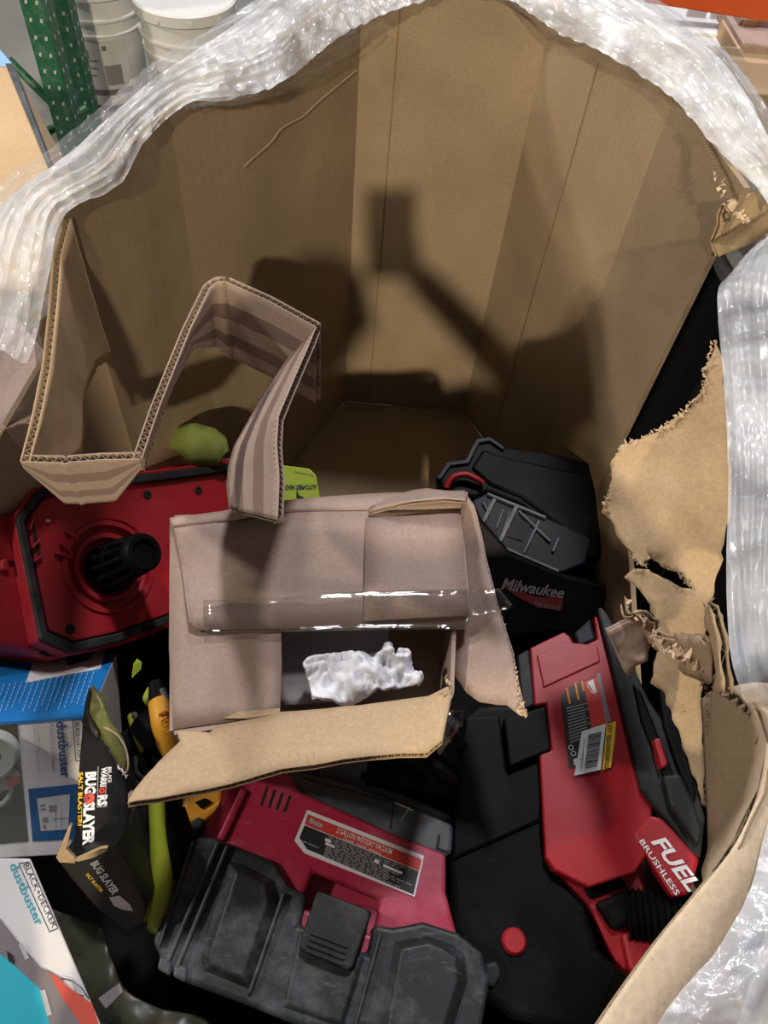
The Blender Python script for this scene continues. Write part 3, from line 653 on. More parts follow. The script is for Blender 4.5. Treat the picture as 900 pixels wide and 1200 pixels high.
for v in me.vertices:
    p = v.co; a_ = fbm(p, 14, 5); v.co += CF.n * (0.016 * (1 - abs(noise.noise(p * 24)) * 2.4) + 0.006 * a_ + 0.008 * (1 - abs(noise.noise(p * 60 + V((3, 3, 3)))) * 2.4) + 0.0035 * (1 - abs(noise.noise(p * 130)) * 2.4) + 0.022 * math.exp(-((p - CF.p(462, 785)).length / .045) ** 2) * (1 - abs(noise.noise(p * 38 + V((7, 1, 3)))) * 2.6))
me.polygons.foreach_set('use_smooth', [True] * len(me.polygons))
tag(cloth, 'crumpled white cloth glove with a grey smudge lying in the open carton', 'cloth')

# ================================================================== vacuum in the middle front
vac = thing('wet_dry_vacuum', 'dusty red and dark grey wet and dry vacuum with warning label and latch facing up', 'vacuum', PZ(370, 1080, 0.24))
VF = Face(370, 1060, 0.60, (0.02, -0.06, 1))
redo = [(237, 975), (262, 930), (275, 905), (340, 905), (350, 926), (450, 972), (523, 1001), (523, 1045), (536, 1095), (560, 1130), (440, 1190), (250, 1120), (215, 1080)]
rec = [(367, 1022), (447, 1054), (437, 1095), (352, 1062)]
prism('motor_head', VF, redo, 0.004, -0.15, M['red_dusty'], vac, holes=[rec], bevel=0.006, seg=3)
prism('latch_recess', VF, [(360, 1015), (455, 1048), (442, 1104), (346, 1068)], -0.022, -0.03, M['red_dusty'], vac, bevel=0)
tub = [(231, 979), (250, 981), (322, 1009), (341, 1041), (361, 1048), (352, 1085), (430, 1118), (438, 1083), (461, 1087), (496, 1080), (537, 1093), (566, 1116), (575, 1150), (560, 1235), (352, 1204), (286, 1177), (216, 1151), (191, 1132), (178, 1102)]
prism('tub', VF, tub, 0.014, -0.34, M['black_scuffed'], vac, bevel=0.006, seg=3, flare=0.94)
def pad(o_, i_, h, mat='black_scuffed'):
    """raised moulded panel with sloping sides"""
    bm = bmesh.new(); A = [bm.verts.new(VF.p(x, y, 0.0138)) for x, y in o_]; B = [bm.verts.new(VF.p(x, y, h)) for x, y in i_]
    for k in range(len(A)): j = (k + 1) % len(A); bm.faces.new((A[k], A[j], B[j], B[k]))
    bm.faces.new(B); return from_bm('moulded_panel', bm, M[mat], vac, bevel=0.002)
def inset(pts, f):
    cx = sum(p[0] for p in pts) / len(pts); cy = sum(p[1] for p in pts) / len(pts)
    return [(cx + (x - cx) * f, cy + (y - cy) * f) for x, y in pts]
pl_ = [(268, 1010), (284, 1012), (322, 1032), (327, 1056), (294, 1160), (238, 1137), (236, 1120)]
pad(pl_, [(278, 1022), (286, 1024), (310, 1036), (313, 1056), (284, 1146), (247, 1131), (246, 1120)], 0.026)
pr_ = [(462, 1104), (500, 1097), (528, 1106), (545, 1118), (548, 1150), (520, 1240), (440, 1228)]
pad(pr_, [(472, 1112), (502, 1106), (520, 1113), (534, 1124), (536, 1150), (510, 1235), (452, 1226)], 0.026)
cpn = [(350, 1090), (428, 1121), (402, 1205), (330, 1180)]
pad(cpn, inset(cpn, 0.88), 0.019)
for a_, b_ in (((256, 986), (196, 1128)), ((267, 990), (207, 1134)), ((333, 1046), (292, 1165)), ((447, 1092), (416, 1205)), ((226, 985), (186, 1110))):
    prism('rib', VF, strip_px(a_, b_, 5 if a_[0] != 226 else 3), 0.021, 0.012, M['black_scuffed'], vac, bevel=0.002)
for x, y in ((196, 1132), (214, 1140)): prism('corner_foot', VF, [(x - 9, y - 12), (x + 6, y - 6), (x + 3, y + 12), (x - 12, y + 4)], 0.020, 0.0, M['black_scuffed'], vac, bevel=0.003)
lat = prism('latch', VF, [(372, 1043), (431, 1066), (434, 1074), (413, 1134), (406, 1137), (352, 1114), (350, 1107)], 0.034, 0.0, M['rubber'], vac, bevel=0.004, seg=3)
prism('latch_cheek', VF, [(424, 1063), (436, 1069), (416, 1134), (405, 1130)], 0.026, 0.0, M['black'], lat, bevel=0.002)
for k in range(4):
    y0 = 1096 + k * 7; prism('grip_ridge', VF, strip_px((364 - k * 2, y0 - 3), (408 - k * 2, y0 + 14), 2.6), 0.0375, 0.033, M['rubber'], lat, bevel=0.0008)
# rear grey housing that drops away behind the red head
rh = [(318, 906), (330, 900), (402, 915), (470, 940), (532, 966), (530, 996), (523, 1006), (450, 978), (352, 932), (322, 925)]
prism('rear_housing', VF, rh, -0.006, -0.30, M['grey'], vac, bevel=0.006, seg=3)
prism('rear_step', VF, [(330, 896), (404, 905), (474, 930), (533, 957), (532, 968), (470, 943), (400, 917), (330, 905)], -0.022, -0.30, M['grey'], vac, bevel=0.004)
bars('seam', VF, [strip_px((462, 940), (457, 972), 1.6), strip_px((355, 912), (470, 943), 1.4), strip_px((515, 978), (512, 995), 3), strip_px((512, 994), (528, 1000), 3)], M['slot'], vac, -0.0054)
bars('scratch', VF, [strip_px((462, 940), (484, 950), 1.6), strip_px((470, 962), (480, 946), 1)], M['picture_light'], vac, -0.0054)
for k in range(4): prism('vent_slot', VF, strip_px((313 + k * 9, 922 + k * 3.5), (306 + k * 9, 944 + k * 2.5), 3), 0.0045, 0.002, M['slot'], vac, bevel=0)
prism('head_rib', VF, strip_px((286, 924), (258, 984), 9), 0.010, 0.0, M['red_dusty'], vac, bevel=0.003)
bars('head_groove', VF, [strip_px((291, 926), (263, 986), 2.6)], M['slot'], vac, 0.0046)
# warning label
LQ = [(360, 949), (497, 1003), (486, 1051), (348, 992)]
lab = plate('warning_label', VF, [(360, 949), (497, 1003), (486, 1051), (357, 1000), (345, 985)], M['label_white'], vac, 0.0054, 0.001)
plate('red_band', VF, sub(LQ, .012, .988, .10, .38), M['label_red'], lab, 0.006, .0005)
plate('black_panel', VF, [bilerp(LQ, .012, .40), bilerp(LQ, .985, .40), bilerp(LQ, .985, .96), bilerp(LQ, .08, .96), bilerp(LQ, .0, .76)], M['label_black'], lab, 0.006, .0005)
text('2 GALLON WET/DRY VACUUM', VF, bilerp(LQ, .27, .27), bilerp(LQ, .74, .27), 6.5, M['white'], lab, 0.0066, bold=0.01)
text('DANGER  DANGER  WARNING', VF, bilerp(LQ, .34, .37), bilerp(LQ, .66, .37), 2.6, M['white'], lab, 0.0066)
text('Milwaukee', VF, bilerp(LQ, .035, .30), bilerp(LQ, .15, .30), 7, M['picture_light'], lab, 0.0066, shear=.3, bold=0.02)
bars('print_lines', VF, textlines(LQ, 10, .42, .95, .22, .98, 3) + textlines(LQ, 7, .42, .84, .03, .18, 5), M['print_grey'], lab, 0.0066)
bars('print_marks', VF, [sub(LQ, .20, .25, .50, .58), sub(LQ, .21, .29, .60, .66), sub(LQ, .62, .66, .52, .60), sub(LQ, .70, .86, .56, .62), sub(LQ, .03, .97, .03, .07)], M['label_white'], lab, 0.0067)

# ================================================================== vacuum on the right
fv = thing('cordless_vacuum', 'bright red and black cordless vacuum lying on the right with a barcode sticker', 'vacuum', PZ(680, 960, 0.28))
FF = Face(680, 880, 0.64, (-0.10, -0.12, 1))
red = [(621, 759), (661, 740), (668, 745), (676, 760), (700, 749), (696, 722), (701, 722), (716, 775), (733, 848), (752, 925), (766, 944), (760, 1000), (745, 1022), (690, 1040), (650, 1020), (640, 1005), (637, 975), (632, 884), (646, 879), (640, 825), (626, 827)]
prism('red_shell', FF, red, 0.0, -0.10, M['red'], fv, bevel=0.006, seg=3)
prism('shell_ridge', FF, [(629, 768), (662, 752), (700, 756), (704, 775), (637, 806)], 0.0025, -0.01, M['red'], fv, bevel=0.002)
prism('shell_ridge', FF, [(640, 985), (700, 968), (748, 938), (757, 950), (756, 988), (700, 1012), (650, 1018)], -0.001, -0.03, M['red'], fv, bevel=0.004)
prism('lower_frame', FF, [(640, 1000), (752, 995), (760, 1060), (768, 1090), (735, 1140), (722, 1128), (690, 1066), (668, 1046), (648, 1022)], -0.035, -0.2, M['red'], fv, bevel=0.006)
blk = [(538, 842), (560, 826), (612, 822), (632, 826), (648, 822), (652, 890), (640, 980), (650, 1022), (688, 1062), (702, 1112), (730, 1140), (700, 1215), (600, 1195), (546, 1152), (530, 1085), (525, 1010), (531, 930)]
prism('black_body', FF, blk, -0.020, -0.34, M['black'], fv, bevel=0.010, seg=3)
prism('side_tab', FF, [(590, 842), (640, 827), (646, 879), (597, 899)], 0.003, -0.03, M['black'], fv, bevel=0.003)
prism('upper_panel', FF, [(545, 840), (586, 838), (594, 903), (640, 886), (634, 962), (530, 1008), (533, 930)], -0.014, -0.04, M['black'], fv, bevel=0.004)
prism('side_strip', FF, [(606, 768), (620, 760), (628, 826), (612, 832)], -0.006, -0.1, M['rubber'], fv, bevel=0.003)
prism('corner_clip', FF, [(672, 742), (692, 724), (699, 750), (678, 758)], -0.008, -0.06, M['blueblack'], fv, bevel=0.004)
lathe('release_button', FF.p(602, 1103, -0.024), FF.n, [(0, .011), (.012, .011), (.015, .008), (.016, 0)], M['red'], fv, 24)
prism('knob', FF, [(567, 1130), (582, 1126), (588, 1142), (578, 1158), (566, 1150)], -0.010, -0.05, M['rubber'], fv, bevel=0.004)
# carrying rail along the right
ra = [(700, 712), (706, 711), (714, 722), (738, 770), (762, 822), (782, 850), (800, 880), (816, 920), (827, 958), (822, 1006), (812, 1000), (788, 968), (766, 944), (752, 925), (733, 848), (716, 775)]
prism('carry_rail', FF, ra, 0.012, -0.12, M['rubber'], fv, bevel=0.006, seg=3)
prism('rail_groove', FF, [(742, 800), (752, 810), (776, 870), (790, 905), (800, 945), (790, 940), (770, 890), (752, 845)], 0.018, 0.0, M['black'], fv, bevel=0.004)
hd = prism('handle_bar', FF, [(772, 800), (782, 815), (806, 880), (818, 930), (812, 950), (800, 915), (778, 850)], 0.020, -0.02, M['black'], fv, bevel=0.006)
prism('red_grip', FF, [(766, 866), (774, 864), (784, 896), (776, 901)], 0.030, 0.0, M['red'], fv, bevel=0.003)
prism('handle_clip', FF, [(777, 908), (798, 906), (814, 940), (826, 975), (818, 990), (800, 965), (786, 945)], 0.026, 0.0, M['rubber'], fv, bevel=0.005)
# port, hose and lower cup
prism('port_block', FF, [(677, 1030), (719, 1017), (736, 1038), (692, 1054)], -0.030, -0.06, M['black'], fv, bevel=0.003)
bars('port_pins', FF, [strip_px((694 + k * 9, 1038 - k * 3), (699 + k * 9, 1036 - k * 3), 3) for k in range(3)], M['picture_grey'], fv, -0.029)
prism('hose_socket', FF, [(698, 1058), (738, 1042), (748, 1080), (720, 1092)], -0.020, -0.1, M['black'], fv, bevel=0.006)
h0, h1_ = FF.p(735, 1072, -0.035), FF.p(815, 1078, -0.035)
hr = []; hp = []
for k in range(61):
    hp.append(h0.lerp(h1_, k / 60) + FF.n * 0.006 * math.sin(k / 60 * 3)); hr.append(0.030 + 0.0022 * math.sin(k * math.pi / 2.5))
tube('hose', hp, hr, M['black'], fv, seg=24, curved=False)
prism('lower_cup', FF, [(728, 1094), (775, 1080), (790, 1100), (770, 1150), (738, 1140)], -0.024, -0.1, M['red'], fv, bevel=0.006)
FP = Face(790, 1010, FF.p(790, 1010, 0.008).z, (-0.25, -0.1, 1))
pl2 = prism('name_plate', FP, [(741, 977), (762, 955), (776, 958), (820, 1006), (808, 1048), (788, 1052)], 0.0, -0.03, M['red'], fv, bevel=0.004)
text('FUEL', FP, (763, 986), (808, 1046), 16, M['white'], pl2, 0.0012, shear=.25, bold=.03)
text('BRUSHLESS', FP, (749, 986), (792, 1050), 6, M['white'], pl2, 0.0012, bold=.01)
# rating label and barcode sticker
rl = plate('rating_label', FF, [(657, 817), (666, 805), (697, 793), (703, 792), (714, 850), (712, 875), (670, 900), (667, 899), (662, 860)], M['label_black'], fv, 0.0012, 0.001)
plate('red_band', FF, [(684, 799), (701, 793), (712, 850), (694, 858)], M['label_red'], rl, 0.0018, .0005)
plate('grey_band', FF, [(699, 790), (703, 789), (716, 845), (710, 848)], M['picture_grey'], rl, 0.0019, .0005)
bars('orange_marks', FF, [strip_px((664, 806), (668, 825), 2.4), strip_px((674, 800), (678, 820), 2.4), strip_px((682, 798), (684, 810), 2.4)], M['orange'], rl, 0.0019)
bars('print_lines', FF, textlines([(664, 828), (690, 822), (694, 862), (668, 872)], 12, 0, 1, 0, 1, 8), M['print_grey'], rl, 0.0019)
bars('logo_mark', FF, [[(688, 800), (695, 796), (697, 803), (700, 812), (696, 811)], [(687, 801), (689, 806), (699, 814), (694, 812)]], M['white'], rl, 0.0022)
for x, y in ((669, 876), (672, 883)):
    t_ = lathe('print_ring', FF.p(x, y, 0.0016), FF.n, [(.0026, 0), (.0026, .0006), (.0036, .0006), (.0036, 0)], M['white'], rl, 16)
plate('white_mark', FF, [(672, 890), (678, 887), (679, 895), (673, 897)], M['label_white'], rl, 0.0022, .0005)
st = plate('barcode_sticker', FF, [(682, 857), (710, 848), (704, 902), (673, 909)], M['label_white'], fv, 0.0030, 0.0008)
plate('yellow_margin', FF, [(711, 848.5), (722, 845), (720, 870), (716, 899), (706, 902.5)], M['label_yellow'], st, 0.0030, .0008)
BQ = [(689.5, 861), (705, 857.5), (700, 898), (685, 901)]
rnd = random.Random(2); bq = []; v = 0
while v < 0.98:
    a_ = rnd.uniform(.008, .03); bq.append(sub(BQ, 0, 1, v, min(1, v + a_))); v += a_ + rnd.uniform(.008, .022)
bars('barcode', FF, bq, M['ink'], st, 0.0037)
bars('print_lines', FF, textlines([(685, 868), (685.5, 868), (679, 900), (683, 900)], 1, 0, 1) + [strip_px((685, 866), (681, 900), 1.3)], M['print_grey'], st, 0.0037)
text('RTV  YELLOW/ORANGE', FF, (712.5, 849), (708, 901), 5.0, M['ink'], st, 0.0037, bold=.015)

# ================================================================== red housing on the left
rv = thing('red_vacuum_lid', 'upturned red vacuum lid with black gasket and black filter cage at the left', 'vacuum lid', PZ(130, 660, 0.42))
RN = (0.66, -0.14, 0.74)
RF = Face(130, 660, 0.62, RN)
out = [(-60, 560), (60, 556), (150, 548), (275, 536), (300, 560), (300, 690), (205, 728), (140, 750), (84, 766), (66, 775), (44, 768), (-60, 745)]
prism('outer_shell', RF, out, -0.040, -0.16, M['red'], rv, bevel=0.012, seg=3)
rimo = [(44, 574), (66, 570), (150, 558), (276, 542), (292, 560), (292, 690), (203, 728), (139, 752), (84, 764), (48, 748), (20, 608)]
rimi = [(50, 582), (70, 579), (150, 567), (270, 552), (284, 566), (284, 684), (200, 720), (138, 742), (86, 753), (56, 740), (29, 610)]
prism('gasket', RF, rimo, 0.004, -0.03, M['rubber'], rv, holes=[rimi], bevel=0.002)
prism('rim_wall', RF, [(x + (-4 if x < 100 else 4), y + (-4 if y < 650 else 4)) for x, y in rimo], -0.004, -0.06, M['red'], rv, holes=[inset(rimo, .99)], bevel=0.002)
pn = inset(rimi, 0.985)
circ = [(128 + 49 * math.cos(t), 664 + 55 * math.sin(t)) for t in [2 * math.pi * k / 40 for k in range(40)]]
prism('lid_plate', RF, pn, -0.006, -0.030, M['red'], rv, holes=[circ], bevel=0.003)
c0 = RF.p(128, 664, -0.006); rr_ = (RF.p(128, 719, -0.006) - c0).length
lathe('filter_well', c0, RN, [(rr_ * 1.02, .001), (rr_ * 1.0, .004), (rr_ * .90, .004), (rr_ * .88, -.006), (rr_ * .76, -.008), (rr_ * .74, .0), (rr_ * .64, .0), (rr_ * .60, -.018), (0.01, -.020)], M['red'], rv, 56)
cg = thing('filter_cage', None, None, (0, 0, 0)); cg.parent = rv; cg.name = 'filter_cage'
cg.location = (0, 0, 0)
n_ = V(RN).normalized(); rc = rr_ * .52
lathe('cage_flange', c0 + V((.004, 0, 0)), n_, [(0.004, .004), (rc, .004), (rc, -.012), (rc * .8, -.016)], M['black'], cg, 40)
lathe('cage_core', c0, n_, [(rc * .55, -.01), (rc * .55, .060), (rc * .45, .066), (0, .066)], M['black'], cg, 32)
ax = n_.orthogonal().normalized(); ay = n_.cross(ax)
for k in range(12):
    a_ = 2 * math.pi * k / 12; d_ = ax * math.cos(a_) + ay * math.sin(a_)
    tube('cage_bar', [c0 + d_ * rc * .86, c0 + d_ * rc * .80 + n_ * .045, c0 + d_ * rc * .70 + n_ * .100], .0042, M['black'], cg, seg=6, curved=False)
lathe('cage_ring', c0 + n_ * .045, n_, [(rc * .76, -.004), (rc * .86, -.004), (rc * .86, .004), (rc * .76, .004)], M['black'], cg, 36)
lathe('cage_cap', c0 + n_ * .099, n_, [(rc * .76, -.004), (rc * .76, .010), (rc * .68, .015), (rc * .5, .015), (rc * .45, .008), (0, .008)], M['black'], cg, 36)
for x, y in ((75, 655), (82, 737), (172, 580), (232, 575)): lathe('screw_hole', RF.p(x, y, -.0065), n_, [(.007, .002), (.0075, .0015), (.0045, .002), (.0044, .0006), (0, .0006)], M['slot'] if x != 75 else M['black'], rv, 16)
for a_, b_ in (((36, 620), (40, 606)), ((38, 642), (48, 632)), ((40, 658), (50, 650)), ((72, 636), (86, 650)), ((66, 648), (86, 652)), ((78, 622), (92, 632))):
    prism('lid_rib', RF, strip_px(a_, b_, 2.2), 0.003, -0.010, M['red'], rv, bevel=0.0006)
prism('rib_pocket', RF, [(36, 612), (40, 613), (48, 650), (44, 652)], -0.0052, -0.007, M['slot'], rv, bevel=0)
prism('corner_pocket', RF, [(12, 590), (24, 580), (38, 576), (26, 594), (20, 606), (14, 602)], -0.038, -0.06, M['slot'], rv, bevel=0)
prism('corner_pocket', RF, [(48, 756), (60, 760), (72, 766), (60, 770), (48, 766)], -0.038, -0.06, M['slot'], rv, bevel=0)
lathe('shell_boss', RF.p(10, 632, -.042), n_, [(.034, 0), (.034, .010), (.028, .012), (.022, .006), (0, .006)], M['red'], rv, 28)
prism('shell_lug', RF, [(2, 655), (10, 654), (12, 668), (2, 668)], -0.03, -0.06, M['red'], rv, bevel=0.003)
plate('white_chip', RF, [(53, 609), (56, 608), (60, 610), (57, 612), (54, 611)], M['label_white'], rv, -0.0050, .0008)

# ================================================================== black tool box
bc = thing('black_tool_case', 'black moulded tool case with ribbed tray and red strap, behind the open carton', 'tool case', PZ(620, 600, 0.20))
BF = Face(610, 600, 0.44, (-0.05, -0.25, 1))
prism('lid', BF, [(511, 560), (524, 541), (545, 538), (558, 514), (574, 511), (592, 523), (640, 528), (705, 545), (722, 600), (716, 650), (690, 655), (607, 590), (571, 577), (556, 584), (520, 574)], 0.0, -0.20, M['black'], bc, bevel=0.008, seg=3)
prism('lid_rim', BF, [(511, 560), (524, 541), (545, 538), (558, 514), (574, 511), (592, 523), (590, 528), (574, 517), (562, 519), (550, 543), (528, 546), (517, 562)], 0.006, -0.02, M['blueblack'], bc, bevel=0.002)
prism('lid_panel', BF, [(552, 548), (566, 526), (590, 534), (690, 556), (700, 600), (688, 640), (610, 582), (575, 568)], 0.006, -0.02, M['black'], bc, bevel=0.006)
ty = prism('tray', BF, [(553, 586), (571, 577), (606, 589), (640, 606), (694, 630), (686, 660), (658, 671), (596, 648), (570, 634)], 0.010, -0.15, M['blueblack'], bc, bevel=0.004)
for a_, b_, w_ in (((580, 584), (566, 612), 5), ((606, 592), (586, 634), 5), ((632, 610), (614, 648), 3), ((608, 598), (645, 634), 2.4), ((571, 578), (640, 606), 3), ((574, 634), (655, 669), 3), ((566, 588), (574, 602), 2), ((590, 596), (582, 618), 2), ((598, 598), (590, 622), 2), ((655, 630), (648, 646), 3)):
    prism('tray_rib', BF, strip_px(a_, b_, w_), 0.017, 0.008, M['grey'], ty, bevel=0.001)
prism('tray_well', BF, [(603, 606), (622, 614), (612, 634), (594, 628)], 0.0125, 0.008, M['slot'], ty, bevel=0)
tube('red_strap', [BF.p(523, 572, .01), BF.p(530, 560, .016), BF.p(545, 556, .018), BF.p(558, 561, .016), BF.p(566, 566, .012)], .0065, M['red'], bc, seg=8)
FR = Face(620, 690, BF.p(620, 664, -0.01).z, (-0.05, -0.7, 0.75))
prism('front', FR, [(556, 600), (600, 650), (660, 674), (720, 690), (715, 745), (660, 740), (600, 745), (560, 700)], 0.0, -0.08, M['black'], bc, bevel=0.004)
plate('red_flash', FR, [(588, 686), (630, 700), (660, 700), (658, 716), (630, 712), (604, 698)], M['dim_red'], bc, 0.0012, .001)
text('Milwaukee', FR, (587, 690), (660, 701), 13, M['dim_print'], bc, 0.002, shear=.3, bold=.02)
text('PACKOUT', FR, (626, 709), (656, 716), 5, M['dim_print'], bc, 0.002)

# ================================================================== blue and white retail box (upper)
db = thing('retail_box', 'blue and white retail box with clear window, under the red lid', 'box', PZ(60, 900, 0.40))
WN = V((0.20, -0.70, 0.68)).normalized()
WF = Face(60, 900, 0.62, WN)
W4 = [(-90, 852), (105, 839), (118, 1000), (-75, 1010)]
wp = [WF.p(*p) for p in W4]
BD = V((0.02, 0.70, -0.72)).normalized() * -0.0
up_ = V((0.03, 0.70, 0.714)).normalized(); bdir = (up_ - WN * up_.dot(WN)).normalized()
body = box8('carton', wp[0], wp[1], wp[2], wp[3], -WN * 0.22, [M['board_white'], M['board_blue']], db, 0.002, fm=[0, 0, 1, 0, 1, 1])
TFn = (wp[1] - wp[0]).cross(-WN).normalized()
if TFn.z < 0: TFn = -TFn
TF = Face(60, 800, 0.66, TFn); TF.o = wp[0]
plate('back_panel_print', TF, [(30, 800), (42, 768), (126, 752), (118, 783)], M['label_white'], db, 0.001, 0.0008)
plate('picture_block', TF, [(76, 772), (92, 764), (112, 757), (106, 772), (80, 780)], M['ink'], db, 0.0016, 0.0006)
ql = [(0, 800), (112, 784), (100, 836), (-12, 846)]
bl = []
rnd = random.Random(6)
for r_ in range(16):
    u = r_ / 16; a_ = bilerp(ql, u + .05, 0.05); b_ = bilerp(ql, u + .01, rnd.uniform(.6, .95))
    k = 0
    while k < 8:
        p0 = (a_[0] + (b_[0] - a_[0]) * k / 8, a_[1] + (b_[1] - a_[1]) * k / 8); p1 = (a_[0] + (b_[0] - a_[0]) * (k + .75) / 8, a_[1] + (b_[1] - a_[1]) * (k + .75) / 8)
        bl.append(strip_px(p0, p1, 1.1)); k += 1
bars('print_lines', TF, bl, M['pale_blue'], db, 0.0012)
text('2', TF, (28, 777), (31, 768), 10, M['pale_blue'], db, 0.0012)
plate('blue_panel', WF, [(33, 925), (91, 919), (106, 982), (38, 986)], M['panel_blue'], db, 0.001, 0.0009)
plate('blue_band', WF, [(-90, 852), (106, 839), (106, 842), (-90, 857)], M['board_blue'], db, 0.001, 0.0009)
plate('picture', WF, [(43, 936), (82, 931), (80, 972), (48, 974)], M['picture_light'], db, 0.0016, 0.0005)
PQ = [(43, 936), (82, 931), (80, 972), (48, 974)]
bars('picture_marks', WF, [sub(PQ, .08, .25, .2, .26), sub(PQ, .08, .25, .32, .38), sub(PQ, .1, .3, .6, .75), sub(PQ, .35, .6, .25, .45), sub(PQ, .1, .2, .82, .95), sub(PQ, .55, .57, .4, .98), sub(PQ, .75, .77, .4, .98), sub(PQ, .45, .98, .66, .68)], M['picture_grey'], db, 0.0019)
text('dustbuster', WF, (66, 846), (72, 912), 11.5, M['navy'], db, 0.0012, bold=.02)
text('AdvancedClean', WF, (57.5, 847), (61, 904), 5, M['print_grey'], db, 0.0012)
text('cordless hand vacuum', WF, (43, 850), (46, 882), 2.4, M['print_grey'], db, 0.0012)
text('aspirateur a main sans fil', WF, (39, 850), (45, 905), 2.2, M['print_grey'], db, 0.0012)
text('BLACK+DECKER', WF, (87.5, 847), (91, 889), 5.5, M['ink'], db, 0.0012)
def frame_px(q_, t):
    out_ = []
    for i in range(4):
        out_.append(strip_px(q_[i], q_[(i + 1) % 4], t))
    return out_
bars('logo_frame', WF, frame_px([(85, 844), (96, 843), (99, 891), (89, 892)], 0.9), M['ink'], db, 0.0012)
# clear window with the pale appliance behind it
prism('window_recess', WF, [(-85, 858), (20, 848), (33, 986), (-70, 996)], 0.0012, 0.0006, M['olive_bag'], db, bevel=0)
wn = plate('window_film', WF, [(-85, 858), (21, 848), (34, 986), (-70, 996)], M['window'], db, 0.030, 0.0005)
lathe('appliance_ring', WF.p(-6, 880, 0.004), WN, [(.012, 0), (.012, .016), (.028, .018), (.030, .010), (.030, 0)], M['board_white'], db, 36)
prism('appliance_nozzle', WF, [(-2, 905), (10, 900), (22, 912), (14, 924), (0, 930), (-12, 940)], 0.014, 0.002, M['picture_light'], db, bevel=0.003)
prism('appliance_button', WF, [(4, 914), (20, 911), (22, 920), (8, 924)], 0.018, 0.01, M['picture_red'], db, bevel=0.002)
tube('appliance_strap', [WF.p(14, 922, .006), WF.p(10, 934, .01), WF.p(2, 942, .01), WF.p(-10, 946, .008)], .0035, M['board_white'], db, seg=8)

# ================================================================== blue and white retail box (lower, nearest)
d2 = thing('retail_box', 'white and teal retail box printed with grey and red hand vacuum', 'box', PZ(30, 1120, 0.45))
DF = Face(40, 1110, 0.68, (0.42, -0.05, 1))
prism('carton', DF, [(-120, 1003), (36, 1006), (118, 1200), (150, 1276), (-120, 1276)], 0.0, -0.26, M['board_white'], d2, bevel=0.002)
plate('teal_panel', DF, [(-100, 1090), (0, 1112), (46, 1156), (62, 1215), (58, 1276), (-100, 1276)], M['board_teal'], d2, 0.0006, 0.0006)
plate('printed_vacuum', DF, [(-20, 1066), (0, 1076), (22, 1104), (48, 1134), (58, 1138), (72, 1146), (92, 1180), (104, 1215), (110, 1276), (64, 1276), (58, 1200), (46, 1158), (20, 1134), (8, 1124), (-20, 1102)], M['picture_grey'], d2, 0.0010, 0.0004)
plate('printed_red', DF, [(57, 1139), (68, 1146), (82, 1158), (108, 1176), (116, 1200), (130, 1250), (124, 1276), (108, 1240), (92, 1196), (72, 1168)], M['picture_red'], d2, 0.0014, 0.0004)
for q_ in (strip_px((24, 1106), (32, 1124), 5), strip_px((50, 1160), (58, 1190), 6), [(84, 1150), (92, 1153), (100, 1162), (99, 1167), (90, 1164)]): bars('printed_highlight', DF, [q_], M['picture_light'], d2, 0.0018)
plate('printed_vents', DF, [(8, 1114), (16, 1120), (18, 1130), (10, 1126)], M['label_black'], d2, 0.0018, .0004)
bars('printed_outline', DF, [strip_px((72, 1146), (84, 1149), 1.4), strip_px((84, 1149), (96, 1158), 1.4), strip_px((96, 1158), (104, 1170), 1.4)], M['ink'], d2, 0.0018)
text('dustbuster', DF, (11, 1014), (43, 1086), 10, M['teal_ink'], d2, 0.0008, bold=.015)
text('BLACK+DECKER', DF, (27, 1014), (61, 1088), 7, M['ink'], d2, 0.0008)
bars('logo_frame', DF, frame_px([(22, 1012), (34, 1010), (68, 1088), (58, 1092)], 1.0), M['ink'], d2, 0.0008)

# ================================================================== torn black package
bs = thing('torn_package', 'torn black cardboard package with bold white and yellow lettering beside the blue box', 'package', PZ(118, 960, 0.50))
GF = Face(115, 930, 0.70, (0.10, -0.30, 1))
gp = [(97, 850), (101, 838), (112, 852), (122, 868), (145, 907), (147, 985), (126, 992), (86, 1001), (90, 930), (94, 880)]
prism('front_panel', GF, gp, 0.0, -0.004, M['board_black'], bs, bevel=0.0006, jitter=0.0005)
prism('side_panel', GF, [(143, 905), (147, 907), (149, 985), (145, 986)], -0.001, -0.035, M['board_black'], bs, bevel=0)
prism('inner_tray', GF, [(96, 842), (140, 905), (143, 980), (92, 992)], -0.02, -0.035, M['olive_bag'], bs, bevel=0.002)
# torn olive liner folded back at the top
sheet('torn_liner', [GF.p(x, y, h) for x, y, h in [(99, 838, .004), (102, 815, .015), (108, 803, .02), (116, 812, .018), (122, 830, .012), (134, 850, .008), (146, 870, .006), (150, 884, .006), (146, 905, .002), (128, 876, .002), (112, 852, .004)]], M['olive'], bs, th=0.001, wrinkle=0.004, wscale=20, jag=0.002)
sheet('torn_edge', [GF.p(x, y, h) for x, y, h in [(97, 846, .006), (99, 830, .014), (105, 806, .022), (107, 812, .022), (103, 832, .014), (108, 846, .010), (116, 858, .008), (118, 862, .004), (108, 858, .004)]], M['board_black'], bs, th=0.001, wrinkle=0.003, jag=0.001)
sheet('clear_cover', [GF.p(x, y, h) for x, y, h in [(99, 840, .008), (104, 842, .012), (116, 858, .010), (113, 864, .006), (101, 852, .004)]], M['clear_scrap'], bs, th=0.0005, wrinkle=0.004, wscale=40)
tube('torn_lip', [GF.p(x, y, h) for x, y, h in [(122, 852, .008), (138, 862, .010), (148, 880, .010), (150, 900, .008), (144, 908, .004)]], .0012, M['torn_fibre'], bs, seg=6)
fringe_face(GF, [(138, 898), (146, 906), (148, 912)], 'torn_fibres', M['white'], bs, .004, 6, .004)
